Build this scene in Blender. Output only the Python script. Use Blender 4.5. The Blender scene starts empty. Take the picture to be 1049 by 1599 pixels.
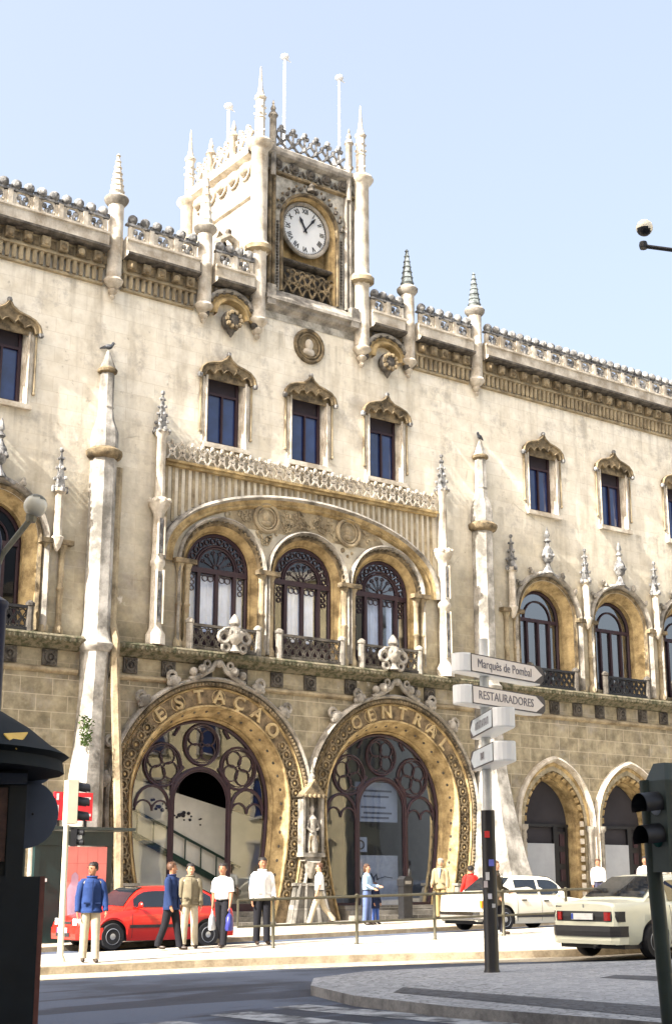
import bpy, bmesh, math, random
from mathutils import Vector, Matrix
from mathutils.geometry import tessellate_polygon
random.seed(7)
R_ = math.radians
sc = bpy.context.scene
COL = sc.collection

# ---------------------------------------------------------------- camera
CAM = Vector((-25.164, -35.772, 1.451))
PITCH, YAW = R_(14.78), R_(36.315)
cam = bpy.data.objects.new('camera', bpy.data.cameras.new('camera'))
COL.objects.link(cam)
cam.location = CAM
cam.rotation_euler = (math.pi/2 + PITCH, 0, -YAW)
cam.data.sensor_fit = 'VERTICAL'
cam.data.sensor_height = 36.0
cam.data.lens = 36.0*2194.3/1599.0
cam.data.clip_start = .2
cam.data.clip_end = 4000
sc.camera = cam

# ---------------------------------------------------------------- sky, sun, exposure
SUN_EL, SUN_FRONT = R_(41), R_(6)
S = Vector((-math.cos(SUN_FRONT)*math.cos(SUN_EL), -math.sin(SUN_FRONT)*math.cos(SUN_EL), math.sin(SUN_EL)))
w = bpy.data.worlds.new('World'); sc.world = w; w.use_nodes = True
nt = w.node_tree
sky = nt.nodes.new('ShaderNodeTexSky'); sky.sky_type = 'NISHITA'; sky.sun_disc = False
sky.sun_elevation = SUN_EL
sky.sun_rotation = math.atan2(S.x, S.y)
sky.air_density = 1.0; sky.dust_density = 10.0; sky.ozone_density = 1.0
bg = nt.nodes['Background']; bg.inputs[1].default_value = .135
hz = nt.nodes.new('ShaderNodeMix'); hz.data_type = 'RGBA'; hz.inputs[0].default_value = .40; hz.inputs[7].default_value = (1.72, 1.80, 1.84, 1)   # thin high cloud veil
nt.links.new(sky.outputs[0], hz.inputs[6]); nt.links.new(hz.outputs[2], bg.inputs[0])
sl = bpy.data.lights.new('sun', 'SUN'); sl.energy = 3.9; sl.angle = R_(.53); sl.color = (1, .95, .87)
so = bpy.data.objects.new('sun', sl); COL.objects.link(so)
so.rotation_euler = S.to_track_quat('Z', 'Y').to_euler()
sc.view_settings.view_transform = 'Standard'; sc.view_settings.look = 'None'
sc.view_settings.exposure = 1.97; sc.view_settings.gamma = 1.0
try:
    sc.cycles.max_bounces = 7; sc.cycles.diffuse_bounces = 4; sc.cycles.transparent_max_bounces = 12
    sc.cycles.use_denoising = True
except Exception: pass

# ---------------------------------------------------------------- mesh builder
class MB:
    def __init__(s): s.v=[]; s.f=[]; s.m=[]; s.sm=[]
    def add(s, vs, fs, m=0, smooth=False):
        o=len(s.v); s.v += [tuple(v) for v in vs]
        for f in fs: s.f.append(tuple(o+i for i in f)); s.m.append(m); s.sm.append(smooth)
    def box(s, x0,y0,z0,x1,y1,z1, m=0):
        s.add([(x0,y0,z0),(x1,y0,z0),(x1,y1,z0),(x0,y1,z0),(x0,y0,z1),(x1,y0,z1),(x1,y1,z1),(x0,y1,z1)],
              [(0,3,2,1),(4,5,6,7),(0,1,5,4),(1,2,6,5),(2,3,7,6),(3,0,4,7)], m)
    def obox(s, c, ax, ay, az, m=0):
        c=Vector(c); ax=Vector(ax); ay=Vector(ay); az=Vector(az)
        P=[c+i*ax+j*ay+k*az for k in(-1,1) for i,j in((-1,-1),(1,-1),(1,1),(-1,1))]
        s.add(P,[(0,3,2,1),(4,5,6,7),(0,1,5,4),(1,2,6,5),(2,3,7,6),(3,0,4,7)], m)
    def lathe(s, c, prof, n=12, m=0, smooth=True, a0=0.0, sq=1.0):
        vs=[]; fs=[]
        for r,z in prof:
            for i in range(n):
                a=a0+2*math.pi*i/n; vs.append((c[0]+r*math.cos(a), c[1]+r*sq*math.sin(a), c[2]+z))
        for k in range(len(prof)-1):
            for i in range(n):
                j=(i+1)%n; fs.append((k*n+i,k*n+j,(k+1)*n+j,(k+1)*n+i))
        if prof[0][0]>1e-4: fs.append(tuple(range(n-1,-1,-1)))
        if prof[-1][0]>1e-4: fs.append(tuple((len(prof)-1)*n+i for i in range(n)))
        s.add(vs,fs,m,smooth)
    def tube(s, pts, r, n=6, m=0, closed=False, smooth=True, up=None):
        P=[Vector(p) for p in pts]; L=len(P); vs=[]; fs=[]
        up0=Vector(up) if up else None
        for i,p in enumerate(P):
            a=P[(i-1)%L] if (closed or i>0) else p; b=P[(i+1)%L] if (closed or i<L-1) else p
            d=(b-a); d=d.normalized() if d.length>1e-9 else Vector((0,0,1))
            u=up0 or (Vector((0,1,0)) if abs(d.y)<.9 else Vector((1,0,0)))
            e=d.cross(u).normalized(); g=e.cross(d).normalized()
            rr=r[i] if isinstance(r,(list,tuple)) else r
            for k in range(n):
                t=2*math.pi*(k+.5)/n; vs.append(p+e*rr*math.cos(t)+g*rr*math.sin(t))
        for i in range(L if closed else L-1):
            j=(i+1)%L
            for k in range(n):
                q=(k+1)%n; fs.append((i*n+k,i*n+q,j*n+q,j*n+k))
        if not closed:
            fs.append(tuple(range(n))); fs.append(tuple((L-1)*n+k for k in range(n)))
        s.add(vs,fs,m,smooth)
    def ring(s, c, r, t, n=16, k=4, m=0, ax='y'):
        pts=[]
        for i in range(n):
            a=2*math.pi*i/n; ca,sa=r*math.cos(a),r*math.sin(a)
            pts.append((c[0]+ca,c[1],c[2]+sa) if ax=='y' else ((c[0],c[1]+ca,c[2]+sa) if ax=='x' else (c[0]+ca,c[1]+sa,c[2])))
        s.tube(pts,t,k,m,closed=True,up=(0,1,0) if ax=='y' else ((1,0,0) if ax=='x' else (0,0,1)))
    def sphere(s, c, r, n=8, m=0, q=(1,1,1)):
        k=max(4,n-2); prof=[(max(1e-5,math.sin(math.pi*i/k)),-math.cos(math.pi*i/k)) for i in range(k+1)]
        vs=[];fs=[]
        for pr,pz in prof:
            for i in range(n):
                a=2*math.pi*i/n; vs.append((c[0]+r*q[0]*pr*math.cos(a),c[1]+r*q[1]*pr*math.sin(a),c[2]+r*q[2]*pz))
        for j in range(k):
            for i in range(n): fs.append((j*n+i,j*n+(i+1)%n,(j+1)*n+(i+1)%n,(j+1)*n+i))
        s.add(vs,fs,m,True)
    def poly(s, loops, fn, m=0):
        """flat polygon with holes; loops of 2-D points, fn maps (a,b)->3-D"""
        T=[[Vector((p[0],p[1],0)) for p in l] for l in loops]
        flat=[p for l in loops for p in l]
        s.add([fn(a,b) for a,b in flat],[tuple(t) for t in tessellate_polygon(T)],m)
    def prism(s, pts, y0, y1, m=0, fn=None, side=None):
        fn=fn or (lambda a,b,y:(a,y,b)); n=len(pts)
        s.poly([pts],lambda a,b:fn(a,b,y0),m); s.poly([pts],lambda a,b:fn(a,b,y1),m)
        vs=[fn(a,b,y0) for a,b in pts]+[fn(a,b,y1) for a,b in pts]
        s.add(vs,[(i,(i+1)%n,n+(i+1)%n,n+i) for i in range(n)],m if side is None else side)
    def strips(s, curves, m=0, smooth=False, closed=False):
        n=len(curves[0]); vs=[p for c in curves for p in c]
        for k in range(len(curves)-1):
            fs=[]
            for i in range(n if closed else n-1):
                j=(i+1)%n; fs.append((k*n+i,k*n+j,(k+1)*n+j,(k+1)*n+i))
            s.add(list(curves[k])+list(curves[k+1]),[(a-k*n,b-k*n,c-k*n,d-k*n) for a,b,c,d in fs],m[k] if isinstance(m,list) else m,smooth)
    def text(s, body, size, M, depth=.02, m=0, align='CENTER', sx=1.0, bold=0):
        cu=bpy.data.curves.new('t','FONT'); cu.body=body; cu.size=size; cu.align_x=align; cu.align_y='CENTER'
        cu.extrude=depth; cu.offset=bold; cu.resolution_u=3
        o=bpy.data.objects.new('t',cu); COL.objects.link(o)
        bpy.context.view_layer.update()
        me=bpy.data.meshes.new_from_object(o.evaluated_get(bpy.context.evaluated_depsgraph_get()))
        s.add([M@Vector((v.co.x*sx,v.co.y,v.co.z)) for v in me.vertices],[tuple(p.vertices) for p in me.polygons],m)
        bpy.data.objects.remove(o); bpy.data.curves.remove(cu); bpy.data.meshes.remove(me)
    def build(s, name, mats, parent=None, recalc=True):
        me=bpy.data.meshes.new(name); me.from_pydata(s.v,[],s.f)
        mats=mats if isinstance(mats,(list,tuple)) else [mats]
        for a in mats: me.materials.append(a)
        me.polygons.foreach_set('material_index',s.m); me.polygons.foreach_set('use_smooth',s.sm)
        if recalc:
            b=bmesh.new(); b.from_mesh(me); bmesh.ops.recalc_face_normals(b,faces=b.faces); b.to_mesh(me); b.free()
        if hasattr(me,'set_sharp_from_angle') and any(s.sm): me.set_sharp_from_angle(angle=R_(40))
        me.update()
        o=bpy.data.objects.new(name,me); COL.objects.link(o)
        if parent: o.parent=parent
        return o

def tag(o,label,cat,group=None):
    o['label']=label; o['category']=cat
    if group: o['group']=group
    return o
def thing(name,label,cat,loc=(0,0,0),rz=0,group=None):
    o=bpy.data.objects.new(name,None); COL.objects.link(o); o.empty_display_size=.3
    o.location=loc; o.rotation_euler=(0,0,rz); return tag(o,label,cat,group)
def setting(o,kind='structure'): o['kind']=kind; return o
def dup(root,loc,rz,label=None):
    r=root.copy(); COL.objects.link(r); r.location=loc; r.rotation_euler=(0,0,rz)
    if label: r['label']=label
    for ch in list(root.children):
        c=ch.copy(); COL.objects.link(c); c.parent=r
        for g in list(ch.children):
            d=g.copy(); COL.objects.link(d); d.parent=c
    return r

# ---------------------------------------------------------------- materials
def nd(nt,t,**k):
    n=nt.nodes.new(t)
    for a,b in k.items(): setattr(n,a,b)
    return n
def base_mat(name,rough=.8,metal=0,spec=.4):
    m=bpy.data.materials.new(name); m.use_nodes=True; b=m.node_tree.nodes['Principled BSDF']
    b.inputs['Roughness'].default_value=rough; b.inputs['Metallic'].default_value=metal
    b.inputs['Specular IOR Level'].default_value=spec
    return m,m.node_tree,b
def mix(nt,fac,a,b,typ='MIX'):
    n=nd(nt,'ShaderNodeMix',data_type='RGBA',blend_type=typ)
    for sock,val in ((0,fac),(6,a),(7,b)):
        if hasattr(val,'is_linked') or isinstance(val,bpy.types.NodeSocket): nt.links.new(val,n.inputs[sock])
        else: n.inputs[sock].default_value=val if not isinstance(val,tuple) else (*val,1) if len(val)==3 else val
    return n.outputs[2]
def ramp(nt,src,p0,p1,c0=(0,0,0),c1=(1,1,1)):
    r=nd(nt,'ShaderNodeValToRGB'); e=r.color_ramp.elements
    e[0].position=p0; e[0].color=(*c0,1); e[1].position=p1; e[1].color=(*c1,1)
    nt.links.new(src,r.inputs[0]); return r.outputs[0]
def noise(nt,vec,scale,detail=5,rough=.6,sv=None):
    n=nd(nt,'ShaderNodeTexNoise'); n.inputs['Scale'].default_value=scale; n.inputs['Detail'].default_value=detail
    n.inputs['Roughness'].default_value=rough
    if sv:
        mp=nd(nt,'ShaderNodeMapping'); mp.inputs['Scale'].default_value=sv; nt.links.new(vec,mp.inputs[0]); vec=mp.outputs[0]
    nt.links.new(vec,n.inputs['Vector']); return n.outputs[0]
def plain(name,col,rough=.6,metal=0,var=.12,scale=6,spec=.4,bump=0):
    m,nt,b=base_mat(name,rough,metal,spec)
    tc=nd(nt,'ShaderNodeTexCoord'); n=noise(nt,tc.outputs['Object'],scale)
    d=tuple(c*(1-var) for c in col); l=tuple(min(1,c*(1+var)) for c in col)
    nt.links.new(ramp(nt,n,.3,.7,d,l),b.inputs['Base Color'])
    if bump:
        bp=nd(nt,'ShaderNodeBump'); bp.inputs['Strength'].default_value=bump; bp.inputs['Distance'].default_value=.02
        nt.links.new(noise(nt,tc.outputs['Object'],scale*6),bp.inputs['Height']); nt.links.new(bp.outputs[0],b.inputs['Normal'])
    return m
def stone(name,col,dirt,amt=(.45,.7),scale=1.2,streak=.5,bump=.4,rough=.9,fine=9,joints=None,joint_col=None,jstr=.6):
    """weathered limestone: blotches, rain streaks, optional block joints"""
    m,nt,b=base_mat(name,rough,0,.2)
    tc=nd(nt,'ShaderNodeTexCoord'); V=tc.outputs['Object']
    n1=noise(nt,V,scale,6,.62); n2=noise(nt,V,scale*fine,4,.6); n3=noise(nt,V,1.6,5,.6,(1,1,.12))
    c=mix(nt,ramp(nt,n1,amt[0],amt[1]),col,dirt)
    c=mix(nt,ramp(nt,n3,.52,.72,(0,0,0),(streak,)*3),c,tuple(x*.72 for x in dirt))
    c=mix(nt,.35,c,ramp(nt,n2,.25,.75,(.25,)*3,(.85,)*3),'SOFT_LIGHT')
    h=n2
    if joints:
        mp=nd(nt,'ShaderNodeMapping'); mp.inputs['Rotation'].default_value=(R_(90),0,0); nt.links.new(V,mp.inputs[0])
        br=nd(nt,'ShaderNodeTexBrick'); nt.links.new(mp.outputs[0],br.inputs['Vector'])
        br.inputs['Color1'].default_value=(.66,.66,.66,1); br.inputs['Color2'].default_value=(.38,.38,.38,1); br.inputs['Mortar'].default_value=(.5,.5,.5,1)
        br.inputs['Scale'].default_value=1; br.inputs['Mortar Size'].default_value=joints[2]; br.inputs['Mortar Smooth'].default_value=.3
        br.inputs['Brick Width'].default_value=joints[0]; br.inputs['Row Height'].default_value=joints[1]; br.offset=.5
        c=mix(nt,jstr,c,br.outputs[0],'SOFT_LIGHT')
        if joint_col: c=mix(nt,br.outputs['Fac'],c,joint_col)
    nt.links.new(c,b.inputs['Base Color'])
    bp=nd(nt,'ShaderNodeBump'); bp.inputs['Strength'].default_value=bump; bp.inputs['Distance'].default_value=.03
    nt.links.new(h,bp.inputs['Height']); nt.links.new(bp.outputs[0],b.inputs['Normal'])
    return m
def wallmat():
    m,nt,b=base_mat('facade_stone',.92,0,.15)
    tc=nd(nt,'ShaderNodeTexCoord'); V=tc.outputs['Object']
    sx=nd(nt,'ShaderNodeSeparateXYZ'); nt.links.new(V,sx.inputs[0])
    n1=noise(nt,V,.55,6,.62); n2=noise(nt,V,7,5,.65); n3=noise(nt,V,1.1,6,.6,(1,1,.14)); n4=noise(nt,V,2.2,5,.6)
    # cleaner stone above, soot-stained stone below, ragged border
    ad=nd(nt,'ShaderNodeMath',operation='MULTIPLY_ADD'); nt.links.new(n1,ad.inputs[0]); ad.inputs[1].default_value=9.0; nt.links.new(sx.outputs[2],ad.inputs[2])
    mr=nd(nt,'ShaderNodeMapRange'); nt.links.new(ad.outputs[0],mr.inputs[0]); mr.inputs[1].default_value=12.8; mr.inputs[2].default_value=20.5
    hi=mix(nt,ramp(nt,n4,.36,.66),(.86,.805,.68),(.70,.64,.52))
    lo=mix(nt,ramp(nt,n4,.35,.65),(.39,.335,.225),(.18,.155,.105))
    c=mix(nt,mr.outputs[0],lo,hi)
    c=mix(nt,ramp(nt,n3,.54,.70,(0,0,0),(.48,.48,.48)),c,(.27,.225,.16))
    c=mix(nt,ramp(nt,noise(nt,V,.75,9,.72),.53,.63,(0,0,0),(.55,.55,.55)),c,(.33,.30,.26))
    c=mix(nt,ramp(nt,noise(nt,V,2.6,9,.75),.60,.66,(0,0,0),(.55,.55,.55)),c,(.24,.20,.145))
    c=mix(nt,ramp(nt,noise(nt,V,.42,6,.7,(1.3,1,.8)),.63,.66,(0,0,0),(.7,.7,.7)),c,(.74,.69,.60))
    for zt,zl,am in((18.95,1.5,.42),(14.5,1.2,.40),(7.05,1.2,.55),(13.3,1.0,.35)):       # run-off stains under cornice, sills and ledges
        md=nd(nt,'ShaderNodeMapRange'); nt.links.new(sx.outputs[2],md.inputs[0]); md.inputs[1].default_value=zt-zl; md.inputs[2].default_value=zt; md.inputs[3].default_value=0; md.inputs[4].default_value=am
        lt=nd(nt,'ShaderNodeMath',operation='LESS_THAN'); nt.links.new(sx.outputs[2],lt.inputs[0]); lt.inputs[1].default_value=zt
        a_=nd(nt,'ShaderNodeMath',operation='MULTIPLY'); nt.links.new(md.outputs[0],a_.inputs[0]); nt.links.new(lt.outputs[0],a_.inputs[1])
        b_=nd(nt,'ShaderNodeMath',operation='MULTIPLY'); nt.links.new(a_.outputs[0],b_.inputs[0]); nt.links.new(ramp(nt,noise(nt,V,3.2,4,.6,(1,1,.05)),.50,.66),b_.inputs[1])
        c=mix(nt,b_.outputs[0],c,(.20,.17,.125))
    wv=nd(nt,'ShaderNodeTexVoronoi',feature='DISTANCE_TO_EDGE'); wv.inputs['Scale'].default_value=.55
    wm=nd(nt,'ShaderNodeMix',data_type='RGBA'); wm.inputs[0].default_value=.25; nt.links.new(V,wm.inputs[6]); wn_=nd(nt,'ShaderNodeTexNoise'); wn_.inputs['Scale'].default_value=1.5; nt.links.new(V,wn_.inputs['Vector']); nt.links.new(wn_.outputs[1],wm.inputs[7]); nt.links.new(wm.outputs[2],wv.inputs['Vector'])
    ck=nd(nt,'ShaderNodeMath',operation='MULTIPLY'); nt.links.new(ramp(nt,wv.outputs['Distance'],.004,.012,(1,1,1),(0,0,0)),ck.inputs[0]); nt.links.new(ramp(nt,noise(nt,V,.6,3),.58,.66,(0,0,0),(.35,.35,.35)),ck.inputs[1])
    c=mix(nt,ck.outputs[0],c,(.20,.165,.12))
    mp=nd(nt,'ShaderNodeMapping'); mp.inputs['Rotation'].default_value=(R_(90),0,0); nt.links.new(V,mp.inputs[0])
    br=nd(nt,'ShaderNodeTexBrick'); nt.links.new(mp.outputs[0],br.inputs['Vector'])
    br.inputs['Color1'].default_value=(.60,.60,.60,1); br.inputs['Color2'].default_value=(.42,.42,.42,1); br.inputs['Mortar'].default_value=(.5,.5,.5,1)
    br.inputs['Scale'].default_value=1; br.inputs['Mortar Size'].default_value=.012; br.inputs['Brick Width'].default_value=.95; br.inputs['Row Height'].default_value=.46
    c=mix(nt,.75,c,br.outputs[0],'SOFT_LIGHT')
    jl=nd(nt,'ShaderNodeMapRange'); nt.links.new(sx.outputs[2],jl.inputs[0]); jl.inputs[1].default_value=7.0; jl.inputs[2].default_value=7.4; jl.inputs[3].default_value=.75; jl.inputs[4].default_value=.30
    jm=nd(nt,'ShaderNodeMath',operation='MULTIPLY'); nt.links.new(jl.outputs[0],jm.inputs[0]); nt.links.new(br.outputs['Fac'],jm.inputs[1])
    c=mix(nt,jm.outputs[0],c,(.50,.43,.32))
    c=mix(nt,.3,c,ramp(nt,n2,.25,.75,(.25,)*3,(.85,)*3),'SOFT_LIGHT')
    nt.links.new(c,b.inputs['Base Color'])
    bp=nd(nt,'ShaderNodeBump'); bp.inputs['Strength'].default_value=.35; bp.inputs['Distance'].default_value=.03
    nt.links.new(n2,bp.inputs['Height']); nt.links.new(bp.outputs[0],b.inputs['Normal'])
    return m
def glassmat(name,tint,rough=.02,refl=1.0,ior=1.5):
    m=bpy.data.materials.new(name); m.use_nodes=True; nt=m.node_tree; nt.nodes.clear()
    o=nd(nt,'ShaderNodeOutputMaterial'); t=nd(nt,'ShaderNodeBsdfTransparent'); g=nd(nt,'ShaderNodeBsdfGlossy'); x=nd(nt,'ShaderNodeMixShader'); f=nd(nt,'ShaderNodeFresnel')
    t.inputs[0].default_value=(*tint,1); g.inputs['Roughness'].default_value=rough; g.inputs[0].default_value=(.95,.97,1,1); f.inputs[0].default_value=ior
    mm=nd(nt,'ShaderNodeMath',operation='MULTIPLY'); mm.use_clamp=True; mm.inputs[1].default_value=refl; nt.links.new(f.outputs[0],mm.inputs[0])
    tc=nd(nt,'ShaderNodeTexCoord'); bp=nd(nt,'ShaderNodeBump'); bp.inputs['Strength'].default_value=.06; bp.inputs['Distance'].default_value=.05
    nt.links.new(noise(nt,tc.outputs['Object'],.9,2,.4),bp.inputs['Height']); nt.links.new(bp.outputs[0],g.inputs['Normal'])
    nt.links.new(mm.outputs[0],x.inputs[0]); nt.links.new(t.outputs[0],x.inputs[1]); nt.links.new(g.outputs[0],x.inputs[2]); nt.links.new(x.outputs[0],o.inputs[0])
    return m
def paint(name,col,coat=.6,rough=.35):
    m=plain(name,col,rough,0,.04,2); b=m.node_tree.nodes['Principled BSDF']
    b.inputs['Coat Weight'].default_value=coat; b.inputs['Coat Roughness'].default_value=.05
    return m
M={}
M['wall']=wallmat()
M['white']=stone('pale_stone',(.66,.61,.52),(.36,.31,.24),(.38,.62),2.0,.6)
M['shaft']=stone('buttress_stone',(.48,.455,.41),(.16,.15,.13),(.36,.60),1.3,.8)
M['grey']=stone('grey_stone',(.38,.35,.30),(.12,.11,.095),(.4,.66),2.2,.5)
M['carved']=stone('carved_stone',(.29,.225,.135),(.075,.06,.04),(.36,.62),3.0,.4,.6)
M['band']=stone('carved_band_stone',(.27,.20,.12),(.09,.07,.045),(.38,.62),3.4,.3,.7)
M['gold']=stone('bounce_ochre_stone',(.50,.375,.19),(.19,.135,.065),(.38,.64),2.6,.5,.4)  # stained stone, with warm bounce off the pavement mixed into its colour
M['tan']=stone('tan_stone',(.40,.33,.215),(.16,.125,.08),(.4,.68),1.8,.5)
M['towerface']=stone('tower_front_stone',(.56,.53,.46),(.22,.205,.17),(.38,.62),2.4,.5,.5)
M['letter']=stone('letter_stone',(.50,.39,.21),(.27,.20,.11),(.4,.7),3,.2)
M['dark']=stone('sooty_stone',(.14,.125,.105),(.05,.045,.04),(.38,.62),4.0,.2,.6)
M['ball']=stone('weathered_grey_stone',(.36,.355,.345),(.11,.11,.11),(.38,.56),4.5,.2,.5)
M['moss']=stone('mossy_stone',(.20,.175,.12),(.070,.072,.042),(.42,.6),6.0,.2,.9)
M['plinth']=stone('plinth_stone',(.22,.205,.18),(.085,.08,.068),(.4,.7),2.5,.5,.4,joints=(1.3,.7,.012),joint_col=(.3,.28,.25),jstr=.3)
M['plum']=plain('plum_painted_iron',(.030,.013,.019),.5,0,.2,8)
M['iron']=plain('black_iron',(.022,.022,.024),.5,.2,.2,12)
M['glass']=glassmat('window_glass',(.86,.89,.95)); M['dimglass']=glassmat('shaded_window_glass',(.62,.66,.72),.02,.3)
M['bigglass']=glassmat('entrance_glass',(.66,.68,.66),.015,1.35,1.5)
M['rightglass']=glassmat('entrance_glass_clear',(.50,.55,.66),.015,.75,1.5)
M['blueglass']=plain('painted_sky_glazing',(.014,.030,.105),.04,0,.35,1.3,.9)  # navy of the mirrored sky painted into the pane colour
M['curtain']=plain('pale_curtain',(.74,.80,.90),.9,0,.1,3)
M['room']=plain('dark_room',(.030,.028,.034),.95,0,.2,1)
M['blind']=plain('dark_blind',(.028,.022,.030),.8,0,.2,3)
M['dial']=plain('white_enamel',(.74,.76,.76),.35,0,.04,2)
M['black']=plain('black_paint',(.012,.012,.014),.4,0,.2,5)
M['plaster']=plain('hall_plaster',(.62,.60,.54),.9,0,.12,1.5)
M['board']=plain('notice_board',(.50,.54,.58),.7,0,.08,3)
M['lead']=stone('slate_cap',(.22,.25,.25),(.09,.10,.10),(.4,.6),5,.2)
M['roof']=plain('roof_grey',(.20,.17,.14),.9,0,.2,2)
M['whitemetal']=plain('white_metal',(.78,.80,.82),.35,0,.05,4)

# ---------------------------------------------------------------- ground
def G(x,y): return -.08+.02*(x+10)-.006*(y+6)
def MED(x,y): return G(x,y)+.13
def SW(x,y): return G(x,y)+.10+.03*max(0,y+4.5)
def sheet(name,poly,fz,mat,skirt=0,step=2.0,skmat=None):
    """a paved sheet: polygon in plan, cut into a grid, draped on height fz, with a kerb skirt"""
    b=bmesh.new(); vs=[b.verts.new((x,y,0)) for x,y in poly]; b.faces.new(vs)
    xs=[p[0] for p in poly]; ys=[p[1] for p in poly]
    for ax,lo,hi in ((0,min(xs),max(xs)),(1,min(ys),max(ys))):
        t=math.ceil(lo/step)*step
        while t<hi and hi-lo<80:
            no=Vector((1,0,0)) if ax==0 else Vector((0,1,0))
            bmesh.ops.bisect_plane(b,geom=b.verts[:]+b.edges[:]+b.faces[:],plane_co=no*t,plane_no=no); t+=step
    for v in b.verts: v.co.z=fz(v.co.x,v.co.y)
    if skirt:
        e=[x for x in b.edges if x.is_boundary]; r=bmesh.ops.extrude_edge_only(b,edges=e)
        for v in r['geom']:
            if isinstance(v,bmesh.types.BMVert): v.co.z-=skirt
    bmesh.ops.recalc_face_normals(b,faces=b.faces)
    if skmat:
        for f in b.faces:
            if abs(f.normal.z)<.5: f.material_index=1
    me=bpy.data.meshes.new(name); b.to_mesh(me); b.free(); me.materials.append(mat)
    if skmat: me.materials.append(skmat)
    o=bpy.data.objects.new(name,me); COL.objects.link(o); return setting(o)
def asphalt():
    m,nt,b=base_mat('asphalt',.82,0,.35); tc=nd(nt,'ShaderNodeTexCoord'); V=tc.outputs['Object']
    c=mix(nt,ramp(nt,noise(nt,V,.28,5,.6),.45,.55),(.074,.093,.135),(.036,.046,.068))  # blue cast of skylight in the shaded road put into the albedo
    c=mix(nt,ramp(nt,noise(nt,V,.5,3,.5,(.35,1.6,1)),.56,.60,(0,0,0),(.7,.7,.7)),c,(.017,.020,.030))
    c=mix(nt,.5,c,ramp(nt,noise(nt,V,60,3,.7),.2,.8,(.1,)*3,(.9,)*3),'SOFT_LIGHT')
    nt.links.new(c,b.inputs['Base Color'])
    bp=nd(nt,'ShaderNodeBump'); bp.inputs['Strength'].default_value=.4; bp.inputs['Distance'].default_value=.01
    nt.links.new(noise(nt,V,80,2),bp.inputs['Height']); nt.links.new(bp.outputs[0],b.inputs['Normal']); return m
def cobble(name,c1,c2,sc_=9.0):
    m,nt,b=base_mat(name,.85,0,.25); tc=nd(nt,'ShaderNodeTexCoord'); V=tc.outputs['Object']
    vo=nd(nt,'ShaderNodeTexVoronoi'); vo.inputs['Scale'].default_value=sc_; vo.inputs['Randomness'].default_value=.55; nt.links.new(V,vo.inputs['Vector'])
    sp=nd(nt,'ShaderNodeSeparateXYZ'); nt.links.new(vo.outputs['Color'],sp.inputs[0])
    c=mix(nt,sp.outputs[0],c1,c2)
    vd=nd(nt,'ShaderNodeTexVoronoi',feature='DISTANCE_TO_EDGE'); vd.inputs['Scale'].default_value=sc_; vd.inputs['Randomness'].default_value=.55; nt.links.new(V,vd.inputs['Vector'])
    c=mix(nt,ramp(nt,vd.outputs['Distance'],.02,.08,(.75,.75,.75),(0,0,0)),c,tuple(x*.35 for x in c2))
    c=mix(nt,ramp(nt,noise(nt,V,.5,5),.5,.7,(0,0,0),(.45,.45,.45)),c,tuple(x*.65 for x in c2))
    nt.links.new(c,b.inputs['Base Color'])
    bp=nd(nt,'ShaderNodeBump'); bp.inputs['Strength'].default_value=.5; bp.inputs['Distance'].default_value=.012
    nt.links.new(vd.outputs['Distance'],bp.inputs['Height']); nt.links.new(bp.outputs[0],b.inputs['Normal']); return m
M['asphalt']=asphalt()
M['pave']=cobble('limestone_setts',(.52,.475,.40),(.38,.345,.285),11)
M['isl']=cobble('grey_setts',(.34,.355,.375),(.24,.255,.275),9)
M['basalt']=cobble('basalt_setts',(.10,.105,.12),(.065,.07,.08),9)
M['kerb']=stone('kerb_stone',(.36,.30,.21),(.18,.14,.095),(.4,.7),3,.2)
M['islkerb']=stone('island_kerb',(.20,.20,.20),(.10,.10,.105),(.4,.65),2.5,.3)
M['gutter']=cobble('gutter_setts',(.42,.37,.28),(.33,.29,.22),7)
M['mark']=stone('road_paint',(.30,.32,.34),(.07,.075,.085),(.40,.60),3.2,.0,.2)
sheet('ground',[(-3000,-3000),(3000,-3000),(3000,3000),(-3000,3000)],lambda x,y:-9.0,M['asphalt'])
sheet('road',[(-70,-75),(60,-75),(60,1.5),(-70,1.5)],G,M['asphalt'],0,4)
kerb=[(-34,-11.4),(-16,-11.55),(-13.8,-11.8),(-11.2,-12.4),(-9.2,-13.2),(-7.7,-14.0),(-6.2,-15.1),(-4.6,-15.9),(-2.6,-16.2),(34,-16.3)]
far=[(34,-7.7),(-34,-7.9)]
def shrink(line,d): return [(x,y+d) for x,y in line]
sheet('pavement',shrink(kerb,.30)+far,MED,M['pave'],.3)
sheet('kerb_strip',kerb+list(reversed(shrink(kerb,.298))),lambda x,y:MED(x,y)+.004,M['kerb'],.3)
sheet('gutter',shrink(kerb,-1.35)+list(reversed(shrink(kerb,-.003))),lambda x,y:G(x,y)+.006,M['gutter'])
sheet('sidewalk',[(-34,-4.2),(34,-4.2),(34,1.0),(-34,1.0)],SW,M['pave'],.3)
sheet('sidewalk_kerb',[(-34,-4.45),(34,-4.45),(34,-4.203),(-34,-4.203)],lambda x,y:SW(x,-4.3)+.004,M['kerb'],.3)
isl=[(-12.34,-17.76),(-11.0,-17.25),(-8.9,-17.75),(-6.0,-19.2),(-3.5,-20.8),(-3.5,-30),(-13.6,-30),(-13.67,-25.7),(-13.95,-22.8),(-13.8,-20.7),(-13.2,-18.9)]
sheet('traffic_island',isl,MED,M['isl'],.3,2.0,M['islkerb'])
sheet('basalt_band',[(-13.2,-20.75),(-12.6,-20.2),(-12.4,-25.4),(-13.25,-27.0),(-13.35,-25.4)],lambda x,y:MED(x,y)+.004,M['basalt'],0,1)
sheet('basalt_patch',[(-9.75,-21.1),(-9.2,-20.9),(-8.7,-22.9),(-9.6,-23.0)],lambda x,y:MED(x,y)+.004,M['basalt'],0,1)
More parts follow.
